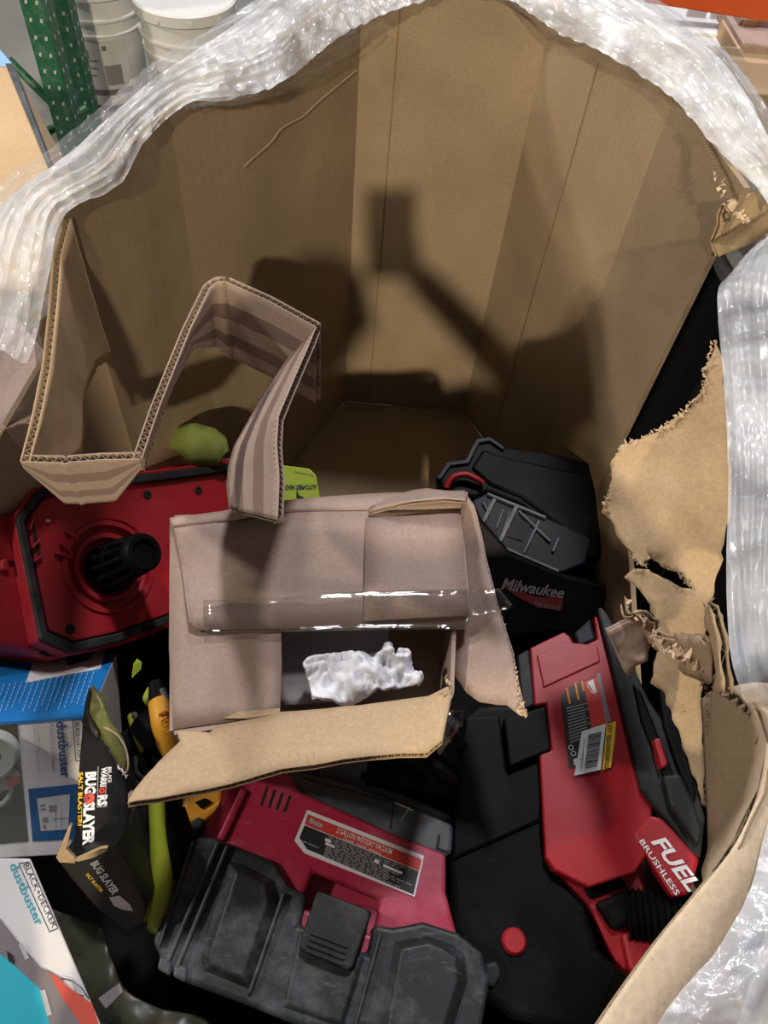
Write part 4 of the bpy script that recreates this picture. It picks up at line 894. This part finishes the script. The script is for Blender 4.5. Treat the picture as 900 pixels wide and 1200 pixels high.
fringe_face(GF, [(100, 840), (112, 856), (126, 876), (142, 903)], 'worn_edge', M['torn_fibre'], bs, .0016, 8, .001)
text('BUG', GF, (101, 905), (100, 931), 11.5, M['white'], bs, 0.0009, bold=.05)
text('SLAYER', GF, (98.5, 940), (97.5, 991), 12, M['white'], bs, 0.0009, bold=.05)
lathe('target_mark', GF.p(104.5, 935.5, .0008), GF.n, [(0.001, .0004), (.0062, .0004)], M['picture_red'], bs, 20)
text('SALT BLASTER!', GF, (92.5, 905), (91, 968), 4.6, M['label_yellow'], bs, 0.0009, bold=.03)
text('BUG', GF, (127, 899), (127, 917), 3.6, M['white'], bs, 0.0009, bold=.03)
text('WARRI', GF, (119.5, 899), (117.5, 922), 6.2, M['white'], bs, 0.0009, bold=.04)
text('RS', GF, (115.5, 932), (115, 945), 10, M['white'], bs, 0.0009, bold=.05)
lathe('red_dot', GF.p(119.5, 926.5, .0008), GF.n, [(0.001, .0004), (.0035, .0004)], M['label_red'], bs, 16)
bars('outline', GF, [strip_px((126.5, 898), (122, 946), 0.8), strip_px((115, 898), (114, 946), 0.8), strip_px((114, 946), (126, 945), 0.8)], M['print_grey'], bs, 0.0009)
# lower end of the same package, bent down
EF = Face(118, 1035, GF.p(110, 998, -0.01).z, (0.05, -0.80, 0.75))
prism('end_panel', EF, [(69, 1010), (88, 1003), (136, 990), (150, 1012), (171, 1066), (166, 1082), (150, 1092), (118, 1068), (108, 1058), (84, 1030)], 0.0, -0.10, M['board_black'], bs, bevel=0.001)
sheet('end_flap', [EF.p(x, y, h) for x, y, h in [(86, 1008, .004), (100, 1002, .010), (118, 994, .014), (126, 993, .014), (125, 997, .012), (108, 1005, .008), (92, 1009, .004)]], M['card_light'], bs, th=0.002)
sheet('end_flap', [EF.p(x, y, h) for x, y, h in [(66, 1004, .004), (72, 990, .012), (82, 966, .020), (84, 968, .020), (78, 994, .010), (88, 1006, .006), (88, 1011, .002), (70, 1010, .002)]], M['card_light'], bs, th=0.002)
text('BUG SLAYER', EF, (106, 1012), (132, 1049), 9, M['print_grey'], bs, 0.0009, bold=.03)
text('SALT BLASTER', EF, (100, 1025), (118, 1046), 4, M['label_yellow'], bs, 0.0009)
plate('printed_bug', EF, [(128, 1052), (140, 1050), (152, 1060), (156, 1068), (144, 1066), (134, 1062)], M['picture_grey'], bs, 0.0009, .0004)

# ================================================================== trimmers and small things in the gap on the left
def px_tube(name, pts, rad, mat, parent, **k): return tube(name, [PP(p) for p in pts], rad, M[mat], parent, **k)
tr = thing('string_trimmer', 'lime green and black garden trimmer standing in the gap left of the dusty vacuum', 'trimmer', PZ(185, 1000, 0.22))
px_tube('shaft', [(183, 925, .66), (185, 980, .64), (190, 1040, .61), (187, 1086, .58)], [.010, .010, .014, .015], 'lime', tr)
px_tube('shaft_guard', [(176, 1010, .57), (172, 1040, .55), (176, 1075, .53)], [.008, .014, .012], 'lime', tr)
px_tube('side_rail', [(214, 1005, .57), (209, 1025, .56), (203, 1050, .55)], .009, 'lime', tr)
px_tube('motor_cover', [(198, 950, .62), (203, 985, .61), (208, 1012, .59)], [.020, .026, .023], 'black', tr, seg=20)
px_tube('motor_ring', [(206, 1003, .60), (209, 1014, .59)], [.0262, .0262], 'blueblack', tr, seg=20, curved=False)
px_tube('neck', [(196, 925, .62), (200, 945, .62), (206, 965, .61)], .012, 'black', tr)
yt = thing('yellow_tool', 'black hand tool with ribbed yellow grip, poking out left of the carton', 'power tool', PZ(195, 850, 0.30))
px_tube('grip', [(188, 822, .60), (194, 845, .60), (202, 872, .58), (212, 886, .56)], [.017, .020, .020, .018], 'yellow', yt, seg=18)
for k in range(4): px_tube('grip_rib', [(186 + k * 3.2, 838 + k * 7, .622), (192 + k * 3.2, 834 + k * 7, .626), (198 + k * 3.2, 836 + k * 7, .620)], .0018, 'orange', yt, seg=5)
px_tube('black_collar', [(184, 800, .60), (187, 822, .60)], [.012, .015], 'black', yt)
px_tube('blade_guide', [(190, 808, .61), (196, 822, .61)], [.005, .006], 'grey', yt, curved=False)
px_tube('body', [(165, 845, .57), (185, 862, .57), (205, 880, .55)], [.020, .026, .022], 'black', yt)
px_tube('trigger_guard', [(176, 880, .55), (168, 892, .55), (172, 905, .54), (184, 902, .54)], .008, 'black', yt)
yp = thing('yellow_housing', 'dull yellow plastic tool housing half hidden under the front flap of the open carton', 'power tool', PZ(240, 950, 0.35))
HF = Face(240, 945, 0.52, (0, -0.2, 1))
prism('shell', HF, [(213, 925), (240, 918), (262, 924), (262, 940), (240, 960), (216, 967), (212, 950)], 0.0, -0.12, M['yellow'], yp, bevel=0.008, seg=3)
prism('shell_ridge', HF, [(216, 958), (240, 950), (258, 936), (260, 944), (240, 962), (217, 968)], 0.006, -0.02, M['yellow'], yp, bevel=0.003)
prism('black_vent', HF, [(228, 940), (240, 935), (248, 940), (236, 948)], 0.004, -0.01, M['black'], yp, bevel=0.001)
bt = thing('battery_pack', 'small grey battery pack with printed marks, wedged beside the dusty vacuum top corner', 'battery', PZ(228, 975, 0.40))
TFc = Face(226, 978, 0.56, (0.2, -0.2, 1))
prism('case', TFc, [(212, 968), (234, 957), (240, 962), (232, 980), (222, 992), (216, 990)], 0, -0.06, M['grey'], bt, bevel=0.003)
bars('print_marks', TFc, [strip_px((220, 980 - k * 3), (226, 977 - k * 3), 1.6) for k in range(3)], M['label_white'], bt, .0008)
lt = thing('lime_trimmer_tool', 'lime green plastic strip of a tool lying by the yellow grip', 'power tool', PZ(165, 865, 0.35))
px_tube('strip', [(154, 838, .56), (162, 858, .56), (172, 878, .54)], [.006, .009, .010], 'lime', lt)
px_tube('edge', [(157, 836, .57), (168, 856, .57), (178, 874, .55)], .004, 'grey', lt)
px_tube('tip', [(176, 805, .56), (172, 818, .56), (176, 826, .55)], [.003, .006, .004], 'lime', lt)
gl = sheet('lime_scrap', [PZ(*p) for p in [(155, 794, .55), (157, 778, .56), (161, 772, .56), (166, 776, .555), (165, 784, .55)]], M['lime_card'], None, th=.001); tag(gl, 'tiny lime green card scrap in the dark gap below the red lid', 'scrap')
bk = thing('black_tool', 'black plastic tool half buried between torn black package and open carton', 'power tool', PZ(160, 880, 0.3))
px_tube('body', [(158, 905, .50), (166, 930, .50), (160, 960, .48)], [.03, .038, .03], 'black', bk, seg=18)
px_tube('arm', [(150, 860, .52), (158, 880, .52), (166, 910, .51)], .016, 'black', bk)
prism('switch', Face(164, 900, .545), [(155, 885), (166, 880), (176, 900), (168, 915), (158, 908)], 0, -.03, M['rubber'], bk, bevel=.004)
sc = sheet('clear_wrapper', [PZ(*p) for p in [(150, 945, .64), (156, 950, .64), (158, 968, .63), (168, 985, .62), (186, 995, .61), (187, 999, .61), (160, 992, .62), (150, 985, .62)]], M['clear_scrap'], None, th=.0005, wrinkle=.005, wscale=20)
tag(sc, 'torn strip of clear plastic wrapper beside the black package', 'plastic scrap')
bp_ = thing('blue_bottle', 'small pale blue plastic cap by the lower corner of the black package', 'cap', PZ(158, 995, .44))
lathe('cap', PZ(154, 1000, .52), (.2, -.3, 1), [(0, .030), (.010, .030), (.015, .026), (.016, 0)], M['pale_blue'], bp_, 20)
# olive bag at the bottom
ob = loft('olive_bag', [PZ(*p) for p in [(50, 1062, .58), (82, 1072, .60), (118, 1086, .60), (132, 1125, .59), (148, 1160, .58), (190, 1182, .57), (240, 1190, .55)]], [PZ(*p) for p in [(80, 1300, .46), (110, 1300, .48), (130, 1300, .48), (160, 1300, .48), (190, 1300, .48), (230, 1300, .48), (300, 1290, .48)]], 70, 40, M['olive_bag'], None, bulge=.03, disp=lambda p, u, v: .012 * fbm(p, 9) + .008 * ridge(p, 14), thick=.001)
tag(ob, 'dark olive plastic bag between the near white box and the dusty vacuum', 'bag')
pc = plate('grey_sticker', Face(128, 1165, .625, (-.1, -.2, 1)), [(115, 1170), (140, 1152), (144, 1162), (124, 1182)], M['picture_grey'], None, 0, .0008); tag(pc, 'small dusty grey sticker on the dark olive bag', 'sticker')
# lime packages behind
lp = thing('lime_package', 'flat lime green package with upside-down black print behind the open carton', 'package', PZ(350, 570, .30))
LF = Face(350, 565, .50, (0, -.5, 1))
prism('card', LF, [(300, 548), (332, 545), (362, 549), (370, 556), (377, 595), (300, 600)], 0, -.05, M['lime_card'], lp, bevel=.002)
text('AUTO-FEED HEAD', LF, (371, 568), (334, 569), 5, M['ink'], lp, .001, bold=.04)
text('TÊTE À AVANCE', LF, (368, 556), (345, 552), 2, M['ink'], lp, .001)
plate('printed_mark', LF, [(347, 582), (348, 573), (350, 580), (356, 583), (352, 590)], M['label_black'], lp, .001, .0005)
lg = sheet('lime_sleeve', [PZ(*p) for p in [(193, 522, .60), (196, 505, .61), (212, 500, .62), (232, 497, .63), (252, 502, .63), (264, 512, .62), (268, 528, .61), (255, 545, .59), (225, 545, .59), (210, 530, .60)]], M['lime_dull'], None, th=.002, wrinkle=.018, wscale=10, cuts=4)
tag(lg, 'crumpled lime green sleeve in the shadow behind the red lid', 'package')
lid_bar = thing('long_black_case', 'long thin black case lying in shadow behind the red lid', 'case', PZ(220, 550, .35))
LB = Face(220, 548, .48, (0.1, -.3, 1))
prism('case', LB, [(150, 556), (190, 542), (300, 528), (320, 540), (300, 556), (200, 566)], 0, -.08, M['black'], lid_bar, bevel=.004)
prism('case_ridge', LB, [(160, 556), (195, 546), (296, 533), (298, 538), (200, 553)], .005, -.01, M['red_dusty'], lid_bar, bevel=.001)
# black tool between carton and right vacuum
bt2 = thing('black_crevice_tools', 'shiny black vacuum tubes under the right corner of the open carton', 'vacuum tubes', PZ(500, 900, .40))
px_tube('tube', [(478, 886, .66), (505, 898, .655), (536, 912, .65)], [.010, .011, .011], 'black', bt2)
px_tube('tube', [(430, 905, .58), (480, 910, .58), (536, 922, .58)], [.022, .024, .022], 'black', bt2, seg=20)
px_tube('tube', [(420, 925, .52), (480, 935, .52), (530, 945, .52)], .026, 'black', bt2, seg=20)
px_tube('hook', [(522, 888, .66), (530, 874, .665), (546, 874, .66)], .006, 'blueblack', bt2)
prism('bracket', Face(540, 868, .66), [(534, 860), (542, 858), (546, 876), (538, 880)], 0, -.03, M['rubber'], bt2, bevel=.002)
prism('holder', Face(535, 880, .60), [(500, 860), (545, 840), (552, 880), (540, 905), (500, 900)], 0, -.12, M['black'], bt2, bevel=.008)
cs = sheet('clear_scrap', [PZ(*p) for p in [(509, 838, .74), (530, 832, .75), (545, 834, .74), (542, 850, .74), (530, 868, .73), (515, 886, .72), (508, 872, .73), (511, 855, .74)]], M['clear_scrap'], None, th=.0004, wrinkle=.010, wscale=26, cuts=5)
tag(cs, 'glossy crumpled clear plastic scrap at the torn corner of the carton front flap', 'plastic scrap')
# black sheet added over the bottom of the box to darken the gaps
rows = []
for i in range(41):
    y = -0.06 + 1.12 * i / 40; xl = (-0.49 - .25 * max(0, y) / .38) if y < .38 else max(-0.74 + (y - .38) * .85, -.74) if y < .76 else -0.40
    rows.append([V((xl + 0.015 + (0.45 - xl) * j / 40, y, 0.16 + 0.20 * (1 - j / 40) ** 2 * (1 if y < .6 else 0.2) + 0.03 * fbm(V((j * .08, i * .08, 2)), 1.3) + 0.015 * ridge(V((j * .1, i * .1, 5)), 2))) for j in range(41)])
ls = grid('gap_shade_sheet', rows, M['shade_black'], None); tag(ls, 'crumpled black sheet added over the bottom of the big box to darken the gaps', 'shade sheet')

# ================================================================== outside the box: left
lb = thing('neighbour_carton', 'plain brown carton with a blue taped corner, outside the box at the upper left', 'box', (-1.0, 1.15, 0))
NB = Face(20, 180, 0.80, (-0.1, -0.25, 1))
prism('carton', NB, [(-160, 40), (0, 62), (16, 78), (34, 130), (58, 194), (70, 240), (40, 340), (-160, 340)], 0, -0.70, M['card_light'], lb, bevel=.004)
prism('blue_tape', NB, [(-20, 56), (0, 58), (14, 74), (6, 78), (-20, 74)], .002, -.05, M['pale_blue'], lb, bevel=.001)
prism('grey_edge', NB, [(6, 74), (14, 74), (60, 194), (56, 196)], .003, -.03, M['grey'], lb, bevel=.001)
oc = thing('outer_carton', 'torn topped pale brown carton pressed against the left side of the big box under film', 'box', PZ(10, 450, .76))
OF = Face(20, 430, 0.86, (-0.2, -0.15, 1))
prism('carton', OF, [(-120, 350), (20, 372), (40, 400), (46, 480), (40, 497), (22, 496), (0, 504), (-120, 520)], 0, -.10, M['card_pink'], oc, bevel=.002)
fringe_face(OF, [(-2, 505), (20, 498), (32, 492), (44, 498)], 'torn_fibres', M['tear'], oc, .006, 6, .002)
# buckets
def pail(x, y, t, label, rot):
    c = PT(x, y, t); base = V((c.x, c.y, 0.02)); ob_ = thing('bucket', label, 'bucket', base, 'white buckets behind the box')
    r0, r1, H = .150, .174, .42
    def at(h): return r0 + (r1 - r0) * h / H
    lathe('body', base, (0, 0, 1), [(0, 0), (r0 - .008, 0), (r0, .01), (at(.26), .26), (at(.262) + .008, .262), (at(.27) + .008, .268), (at(.27), .272), (at(.31), .31), (at(.31) + .010, .312), (at(.32) + .010, .320), (at(.32), .324), (at(H), H)], M['pail'], ob_, 64)
    lathe('lid', base + V((0, 0, H - .035)), (0, 0, 1), [(r1 + .002, 0), (r1 + .012, .002), (r1 + .013, .036), (r1 + .006, .042), (r1 - .008, .042), (r1 - .012, .030), (r1 - .05, .028), (0, .030)], M['pail'], ob_, 64)
    def patch(name, a0, a1, z0, z1, mat, off=.001):
        rows = [[base + V(((at(z) + off) * math.cos(a), (at(z) + off) * math.sin(a), z)) for a in [a0 + (a1 - a0) * k / 16 for k in range(17)]] for z in [z0 + (z1 - z0) * k / 4 for k in range(5)]]
        return grid(name, rows, M[mat], ob_)
    A = rot
    lb_ = patch('label', A - .75, A + .75, .06, .25, 'pail_label')
    patch('dark_band', A - .75, A + .75, .045, .068, 'pail_print', .0015)
    patch('print_block', A + .12, A + .52, .085, .16, 'picture_grey', .0018)
    patch('print_block', A - .35, A - .18, .185, .215, 'picture_grey', .0018)
    patch('print_block', A + .14, A + .24, .215, .232, 'pail_print', .0018)
    for k in range(3): patch('print_line', A - .5, A - .1 + .05 * k, .12 + k * .028, .124 + k * .028, 'pail_print', .0018)
    for k in range(10):
        a = k * .63; lathe('lid_tab', base + V(((r1 + .014) * math.cos(a), (r1 + .014) * math.sin(a), H - .02)), (math.cos(a), math.sin(a), 0), [(.010, 0), (.010, .002), (0, .002)], M['pail'], ob_, 8)
    hp_ = [base + V(((at(.29) + .016) * math.cos(a), (at(.29) + .016) * math.sin(a), .29 - .10 * math.sin((a - A + 1.5) / 3 * math.pi))) for a in [A - 1.5 + 3 * k / 20 for k in range(21)]]
    return ob_
pail(112, 14, 2.95, 'white bucket with dark bottom band on its label, next to the green rack post', -1.35)
pail(217, 6, 2.80, 'white bucket, the one farther from the green rack post', -1.9)
# green pallet rack upright
rk = thing('pallet_rack_upright', 'green steel pallet rack upright with punched holes, behind the box', 'rack', (-1.3, 2.35, 0))
def post(x, y, w_, dep, h, name='post'):
    p_ = abox(name, (x, y, 0), (x + w_, y + dep, h), M['green_steel'], rk, .004)
    bm = bmesh.new()
    for k in range(int(h / .05)):
        for dx in (.28, .72):
            z = .05 + k * .05; cx = x + w_ * dx
            bm.faces.new([bm.verts.new(V((cx + sx * .004 + (.003 if sz > 0 else 0), y - .001, z + sz * .006))) for sx, sz in ((-1, -1), (1, -1), (1, 1), (-1, 1))])
            bm.faces.new([bm.verts.new(V((x + w_ + .001, y + dep * dx + sx * .004, z + sz * .006))) for sx, sz in ((-1, -1), (1, -1), (1, 1), (-1, 1))])
    h_ = from_bm('hole_light_patches', bm, M['picture_light'], p_); tag(h_, kind='stuff'); return p_  # pale quads colour in the light that shows through the holes
q0 = PT(72, 120, 2.55); q1 = PT(98, 120, 2.85)
post(q0.x - .05, q0.y, .075, .07, 2.2); post(q1.x - .05, q1.y, .075, .07, 2.2)
tube('brace', [PT(10, 70, 2.5), PT(70, 130, 2.6)], .014, M['green_steel'], rk, curved=False); tube('brace', [PT(30, 170, 2.6), PT(100, 128, 2.8)], .014, M['green_steel'], rk, curved=False)
abox('foot_plate', (q0.x - .09, q0.y - .05, 0), (q0.x + .08, q0.y + .13, .01), M['board_teal'], rk, 0)
# outside: upper right
rb = thing('rack_beam', 'orange steel pallet rack beam crossing the upper right corner', 'rack beam', PT(830, 10, 2.3))
a_, b_ = PT(735, 0, 2.3), PT(960, 36, 2.3); d_ = (b_ - a_).normalized(); a_ -= d_ * 0.6; b_ += d_ * .5; upv = V((0, 0, .12))
box8('beam', a_, b_, b_ + upv, a_ + upv, V((-d_.y, d_.x, 0)) * .05, M['orange_steel'], rb, .004)
BE = PT(830, 60, 2.9)
wc = thing('white_carton', 'white carton with printed panels under the orange beam, upper right', 'box', (BE.x, BE.y, 0))
def stand(name, x0, y0, x1, y1, t, dep, mat, parent, fx=0):
    """upright box whose front shows between two pixel corners at distance factor t"""
    A, B = PT(x0, y1, t), PT(x1, y1, t); C = PT(x1, y0, t)
    h = (C - B).dot(V((0, 0, 1))); d = (B - A); d.z = 0; B2 = A + d
    up = V((0, 0, max(.05, (PT(x0, y0, t) - A).length)))
    back = V((-d.y, d.x, 0)).normalized() * dep
    return box8(name, A, B2, B2 + up, A + up, back, M[mat], parent, .004)
stand('carton', 740, 22, 846, 47, 2.6, .4, 'board_white', wc)
stand('carton', 740, 50, 842, 90, 2.6, .4, 'board_white', wc)
stand('lid_edge', 736, 44, 850, 51, 2.57, .4, 'board_white', wc)
stand('print_panel', 800, 15, 824, 29, 2.59, .01, 'label_white', wc); stand('print_panel', 828, 17, 848, 30, 2.59, .01, 'label_white', wc); stand('grey_band', 790, 31, 846, 43, 2.59, .01, 'picture_light', wc)
BR = PT(880, 60, 2.4)
b1 = thing('brown_carton', 'brown taped carton directly under the orange beam at the right edge', 'box', PT(890, 60, 2.4), 'brown cartons at the right edge'); stand('carton', 858, 24, 980, 48, 2.5, .35, 'card_pink', b1); stand('paper_tape', 864, 24, 880, 46, 2.49, .008, 'card_light', b1)
b2 = thing('brown_carton', 'brown carton with pale front below the taped carton, right edge', 'box', PT(890, 110, 2.4), 'brown cartons at the right edge'); stand('carton', 864, 60, 990, 73, 2.42, .3, 'card_pink', b2); stand('carton_front', 864, 74, 990, 98, 2.4, .3, 'card_light', b2)
b3 = thing('brown_carton', 'lowest brown carton just beside the stretch film at the right edge', 'box', PT(890, 150, 2.4), 'brown cartons at the right edge'); stand('carton', 850, 110, 1000, 170, 2.36, .30, 'card', b3)

dk = thing('shade_block', 'black block added to darken the gap behind the torn right side of the box', 'shade block', (0.78, 1.0, 0))  # black shape added to darken what shows behind the tear
abox('shade_block_body', (0.505, 0.26, 0.0), (1.05, 1.34, 0.90), M['shade_black'], dk, .01)
abox('shade_block_rim', (0.50, 0.25, 0.88), (1.055, 1.35, 0.93), M['shade_black'], dk, .006)
abox('shade_block_step', (0.505, 1.34, 0.0), (1.05, 1.95, 0.5), M['shade_black'], dk, .01)
for k in range(5): abox('shade_block_rib', (0.499, 0.36 + k * .2, 0.05), (0.506, 0.39 + k * .2, 0.87), M['black'], dk, .002)

rows = []
for i in range(31):
    y = 0.70 + 0.37 * i / 30; xl = -0.40 if y < 1.02 else -0.37 + (y - 1.02) * 0.62
    rows.append([V((xl + 0.02 + (0.0 - xl) * j / 30 * 0.42, y, 0.14 + 0.26 * max(0, math.sin(math.pi * min(1, (1 - j / 30) * .55 + .02))) * math.sin(math.pi * (.08 + .84 * i / 30)) + 0.02 * fbm(V((j * .07, i * .07, 4)), 1.6) + .012 * ridge(V((j * .1, i * .1, 1)), 2))) for j in range(31)])
bbg = grid('corner_darkener', rows, M['shade_black'], None); tag(bbg, 'slumped black form added to darken the left rear corner of the big box', 'bag')  # mound added to make the left rear corner dark

# what the goods outside stand on
def under(o, parent, name, mat, grow=0.0):
    xs = []; bpy.context.view_layer.update()
    for c in o: xs += [c.matrix_world @ V(q_) for q_ in c.bound_box]
    lo = V([min(p[k] for p in xs) for k in range(3)]); hi = V([max(p[k] for p in xs) for k in range(3)])
    return abox(name, (lo.x + grow, lo.y + grow, 0), (hi.x - grow, hi.y - grow, lo.z - .002), M[mat], parent, .004)
under([c for c in b3.children], b3, 'lower_carton', 'card_pink', .01)
under([c for c in wc.children], wc, 'lower_carton', 'board_white', .02)
abox('lower_carton', (-1.30, 0.35, 0), (-0.80, 0.85, 0.755), M['card_light'], oc, .004)
e_ = PT(960, 36, 2.3)
for dx in (0.42,): abox('post', (e_.x + dx, e_.y - .04, 0), (e_.x + dx + .09, e_.y + .05, 2.2), M['green_steel'], rb, .004)

# ================================================================== photographer (stands behind the near side; casts the shadow on the far panels)
pr = thing('person', 'person in dark jacket holding up a phone, seen only as a shadow', 'person', (-0.09, -0.42, 0))
def skin(name, pts, edges, radii, mat, parent, sub_=2):
    me = bpy.data.meshes.new(name); me.from_pydata([tuple(p) for p in pts], edges, []); o = link(name, me, M[mat], parent)
    me.skin_vertices or bpy.context.view_layer.update()
    s = o.modifiers.new('skin', 'SKIN'); s.use_smooth_shade = True
    for v, r_ in zip(me.skin_vertices[0].data, radii): v.radius = (r_, r_) if not isinstance(r_, tuple) else r_
    me.skin_vertices[0].data[0].use_root = True
    u = o.modifiers.new('sub', 'SUBSURF'); u.levels = sub_; u.render_levels = sub_
    return o
B0 = V((-0.09, -0.42, 0))
def bp3(x, y, z): return B0 + V((x, y, z))
PH = CAM - _f * 0.014                                   # the phone sits right behind its lens
hand_r = PH + _r * 0.020 - _u * 0.125 - _f * 0.03
elb_r = V((0.31, -0.20, 1.40))
pts = [bp3(0, 0, .92), bp3(0, .01, 1.08), bp3(0, .0, 1.28), bp3(0, -.02, 1.43), bp3(.0, -.01, 1.53),
       bp3(.19, -.01, 1.44), elb_r, hand_r,
       bp3(-.18, -.02, 1.44), bp3(-.25, .0, 1.15), bp3(-.20, .12, .92),
       bp3(.10, 0, .86), bp3(.11, .02, .50), bp3(.12, 0, .10), bp3(-.10, 0, .86), bp3(-.11, .02, .50), bp3(-.12, 0, .10)]
ed = [(0, 1), (1, 2), (2, 3), (3, 4), (3, 5), (5, 6), (6, 7), (3, 8), (8, 9), (9, 10), (0, 11), (11, 12), (12, 13), (0, 14), (14, 15), (15, 16)]
rd = [(.15, .11), (.14, .10), (.16, .11), (.13, .09), .055, .065, .045, .028, .065, .045, .028, .085, .058, .045, .085, .058, .045]
skin('clothed_body', pts, ed, rd, 'jacket', pr)
hc = bp3(0, .02, 1.665)
bm = bmesh.new(); bmesh.ops.create_uvsphere(bm, u_segments=24, v_segments=16, radius=1)
for v in bm.verts:
    c = v.co; f_ = 1 + (.12 if c.y > .85 else 0); v.co = hc + V((c.x * .075, c.y * .095 * f_ , c.z * .115))
from_bm('head', bm, M['skin'], pr, smooth=True)
skin('nose', [hc + V((0, .10, .02)), hc + V((0, .118, -.02))], [(0, 1)], [.010, .015], 'skin', pr)
for s in (-1, 1):
    skin('ear', [hc + V((s * .074, 0, .02)), hc + V((s * .082, -.01, -.025))], [(0, 1)], [.014, .011], 'skin', pr)
    lathe('eye', hc + V((s * .03, .090, .012)), (0, 1, 0), [(.011, 0), (.009, .004), (0, .006)], M['white'], pr, 14)
lathe('mouth', hc + V((0, .088, -.055)), (0, 1, 0), [(.018, 0), (0, .004)], M['picture_red'], pr, 14)
bm = bmesh.new(); bmesh.ops.create_uvsphere(bm, u_segments=24, v_segments=16, radius=1)
bmesh.ops.delete(bm, geom=[v for v in bm.verts if v.co.z < -.1 or (v.co.y > .55 and v.co.z < .45)], context='VERTS')
for v in bm.verts: v.co = hc + V((v.co.x * .082, v.co.y * .102 - .004, v.co.z * .122 + .004))
from_bm('hair', bm, M['hair'], pr, smooth=True)
for s in (-1, 1):
    skin('shoe', [bp3(s * .12, -.03, .05), bp3(s * .125, .08, .045), bp3(s * .13, .18, .035)], [(0, 1), (1, 2)], [.045, .042, .034], 'rubber', pr)
# right hand: palm, four fingers round the phone, thumb on the other side
def fng(a, b_, c, r_): skin('finger', [a, b_, c], [(0, 1), (1, 2)], [r_ * 1.1, r_, r_ * .85], 'skin', pr, 1)
palm = hand_r + _r * -.004 + _u * .012
skin('palm', [hand_r - _u * .02, palm, palm + _u * .045], [(0, 1), (1, 2)], [.026, (.034, .016), (.036, .014)], 'skin', pr)
for k in range(4):
    o_ = palm + _u * (.006 + k * .020)
    fng(o_ + _r * .012, o_ + _r * .000 + _f * .026, o_ - _r * .030 + _f * .024, .0085)
fng(palm - _r * .02 + _u * .02, palm - _r * .045 + _u * .045 - _f * .004, palm - _r * .058 + _u * .070 - _f * .002, .010)
skin('palm', [bp3(-.20, .12, .92), bp3(-.19, .15, .87), bp3(-.19, .17, .83)], [(0, 1), (1, 2)], [.026, (.034, .016), (.030, .014)], 'skin', pr)
for k in range(4): fng(bp3(-.215 + k * .017, .17, .825), bp3(-.215 + k * .017, .185, .785), bp3(-.215 + k * .017, .20, .755), .0085)
fng(bp3(-.165, .15, .86), bp3(-.145, .175, .83), bp3(-.14, .19, .805), .0095)
phn = thing('phone', 'smartphone held up over the box, seen only as the upright block of the shadow', 'phone', PH)
def pbox(name, r0, r1, u0, u1, f0, f1, mat, parent, bev=.003):
    c = lambda a, b_, d: PH + _r * a + _u * b_ + _f * d
    return box8(name, c(r0, u0, f1), c(r1, u0, f1), c(r1, u1, f1), c(r0, u1, f1), -_f * (f1 - f0), M[mat], parent, bev)
pbox('case', -.050, .038, -.145, .018, -.010, -.001, 'rubber', phn)
pbox('screen', -.047, .035, -.142, .015, -.0112, -.0098, 'slot', phn, 0)

# unseen stack added behind, left of the photographer; it keeps the key lamp off the left half of the box
ps = thing('added_shade_stack', 'unseen stack of brown cartons added behind the photographer to shade the left side', 'light blocker', (-0.75, -1.25, 0))
for k in range(4):
    for j in range(2):
        x0 = -1.26 + j * 0.50; abox('carton', (x0, -1.6, 0.14 + k * 0.465), (x0 + 0.495, -0.82, 0.14 + k * 0.465 + 0.46), M['card_light'], ps, .004)
for x in (-1.2, -0.78, -0.36): abox('stringer', (x, -1.6, 0), (x + .08, -0.82, .12), M['wood'], ps)
abox('deck', (-1.26, -1.6, .12), (-.27, -.82, .138), M['wood'], ps)
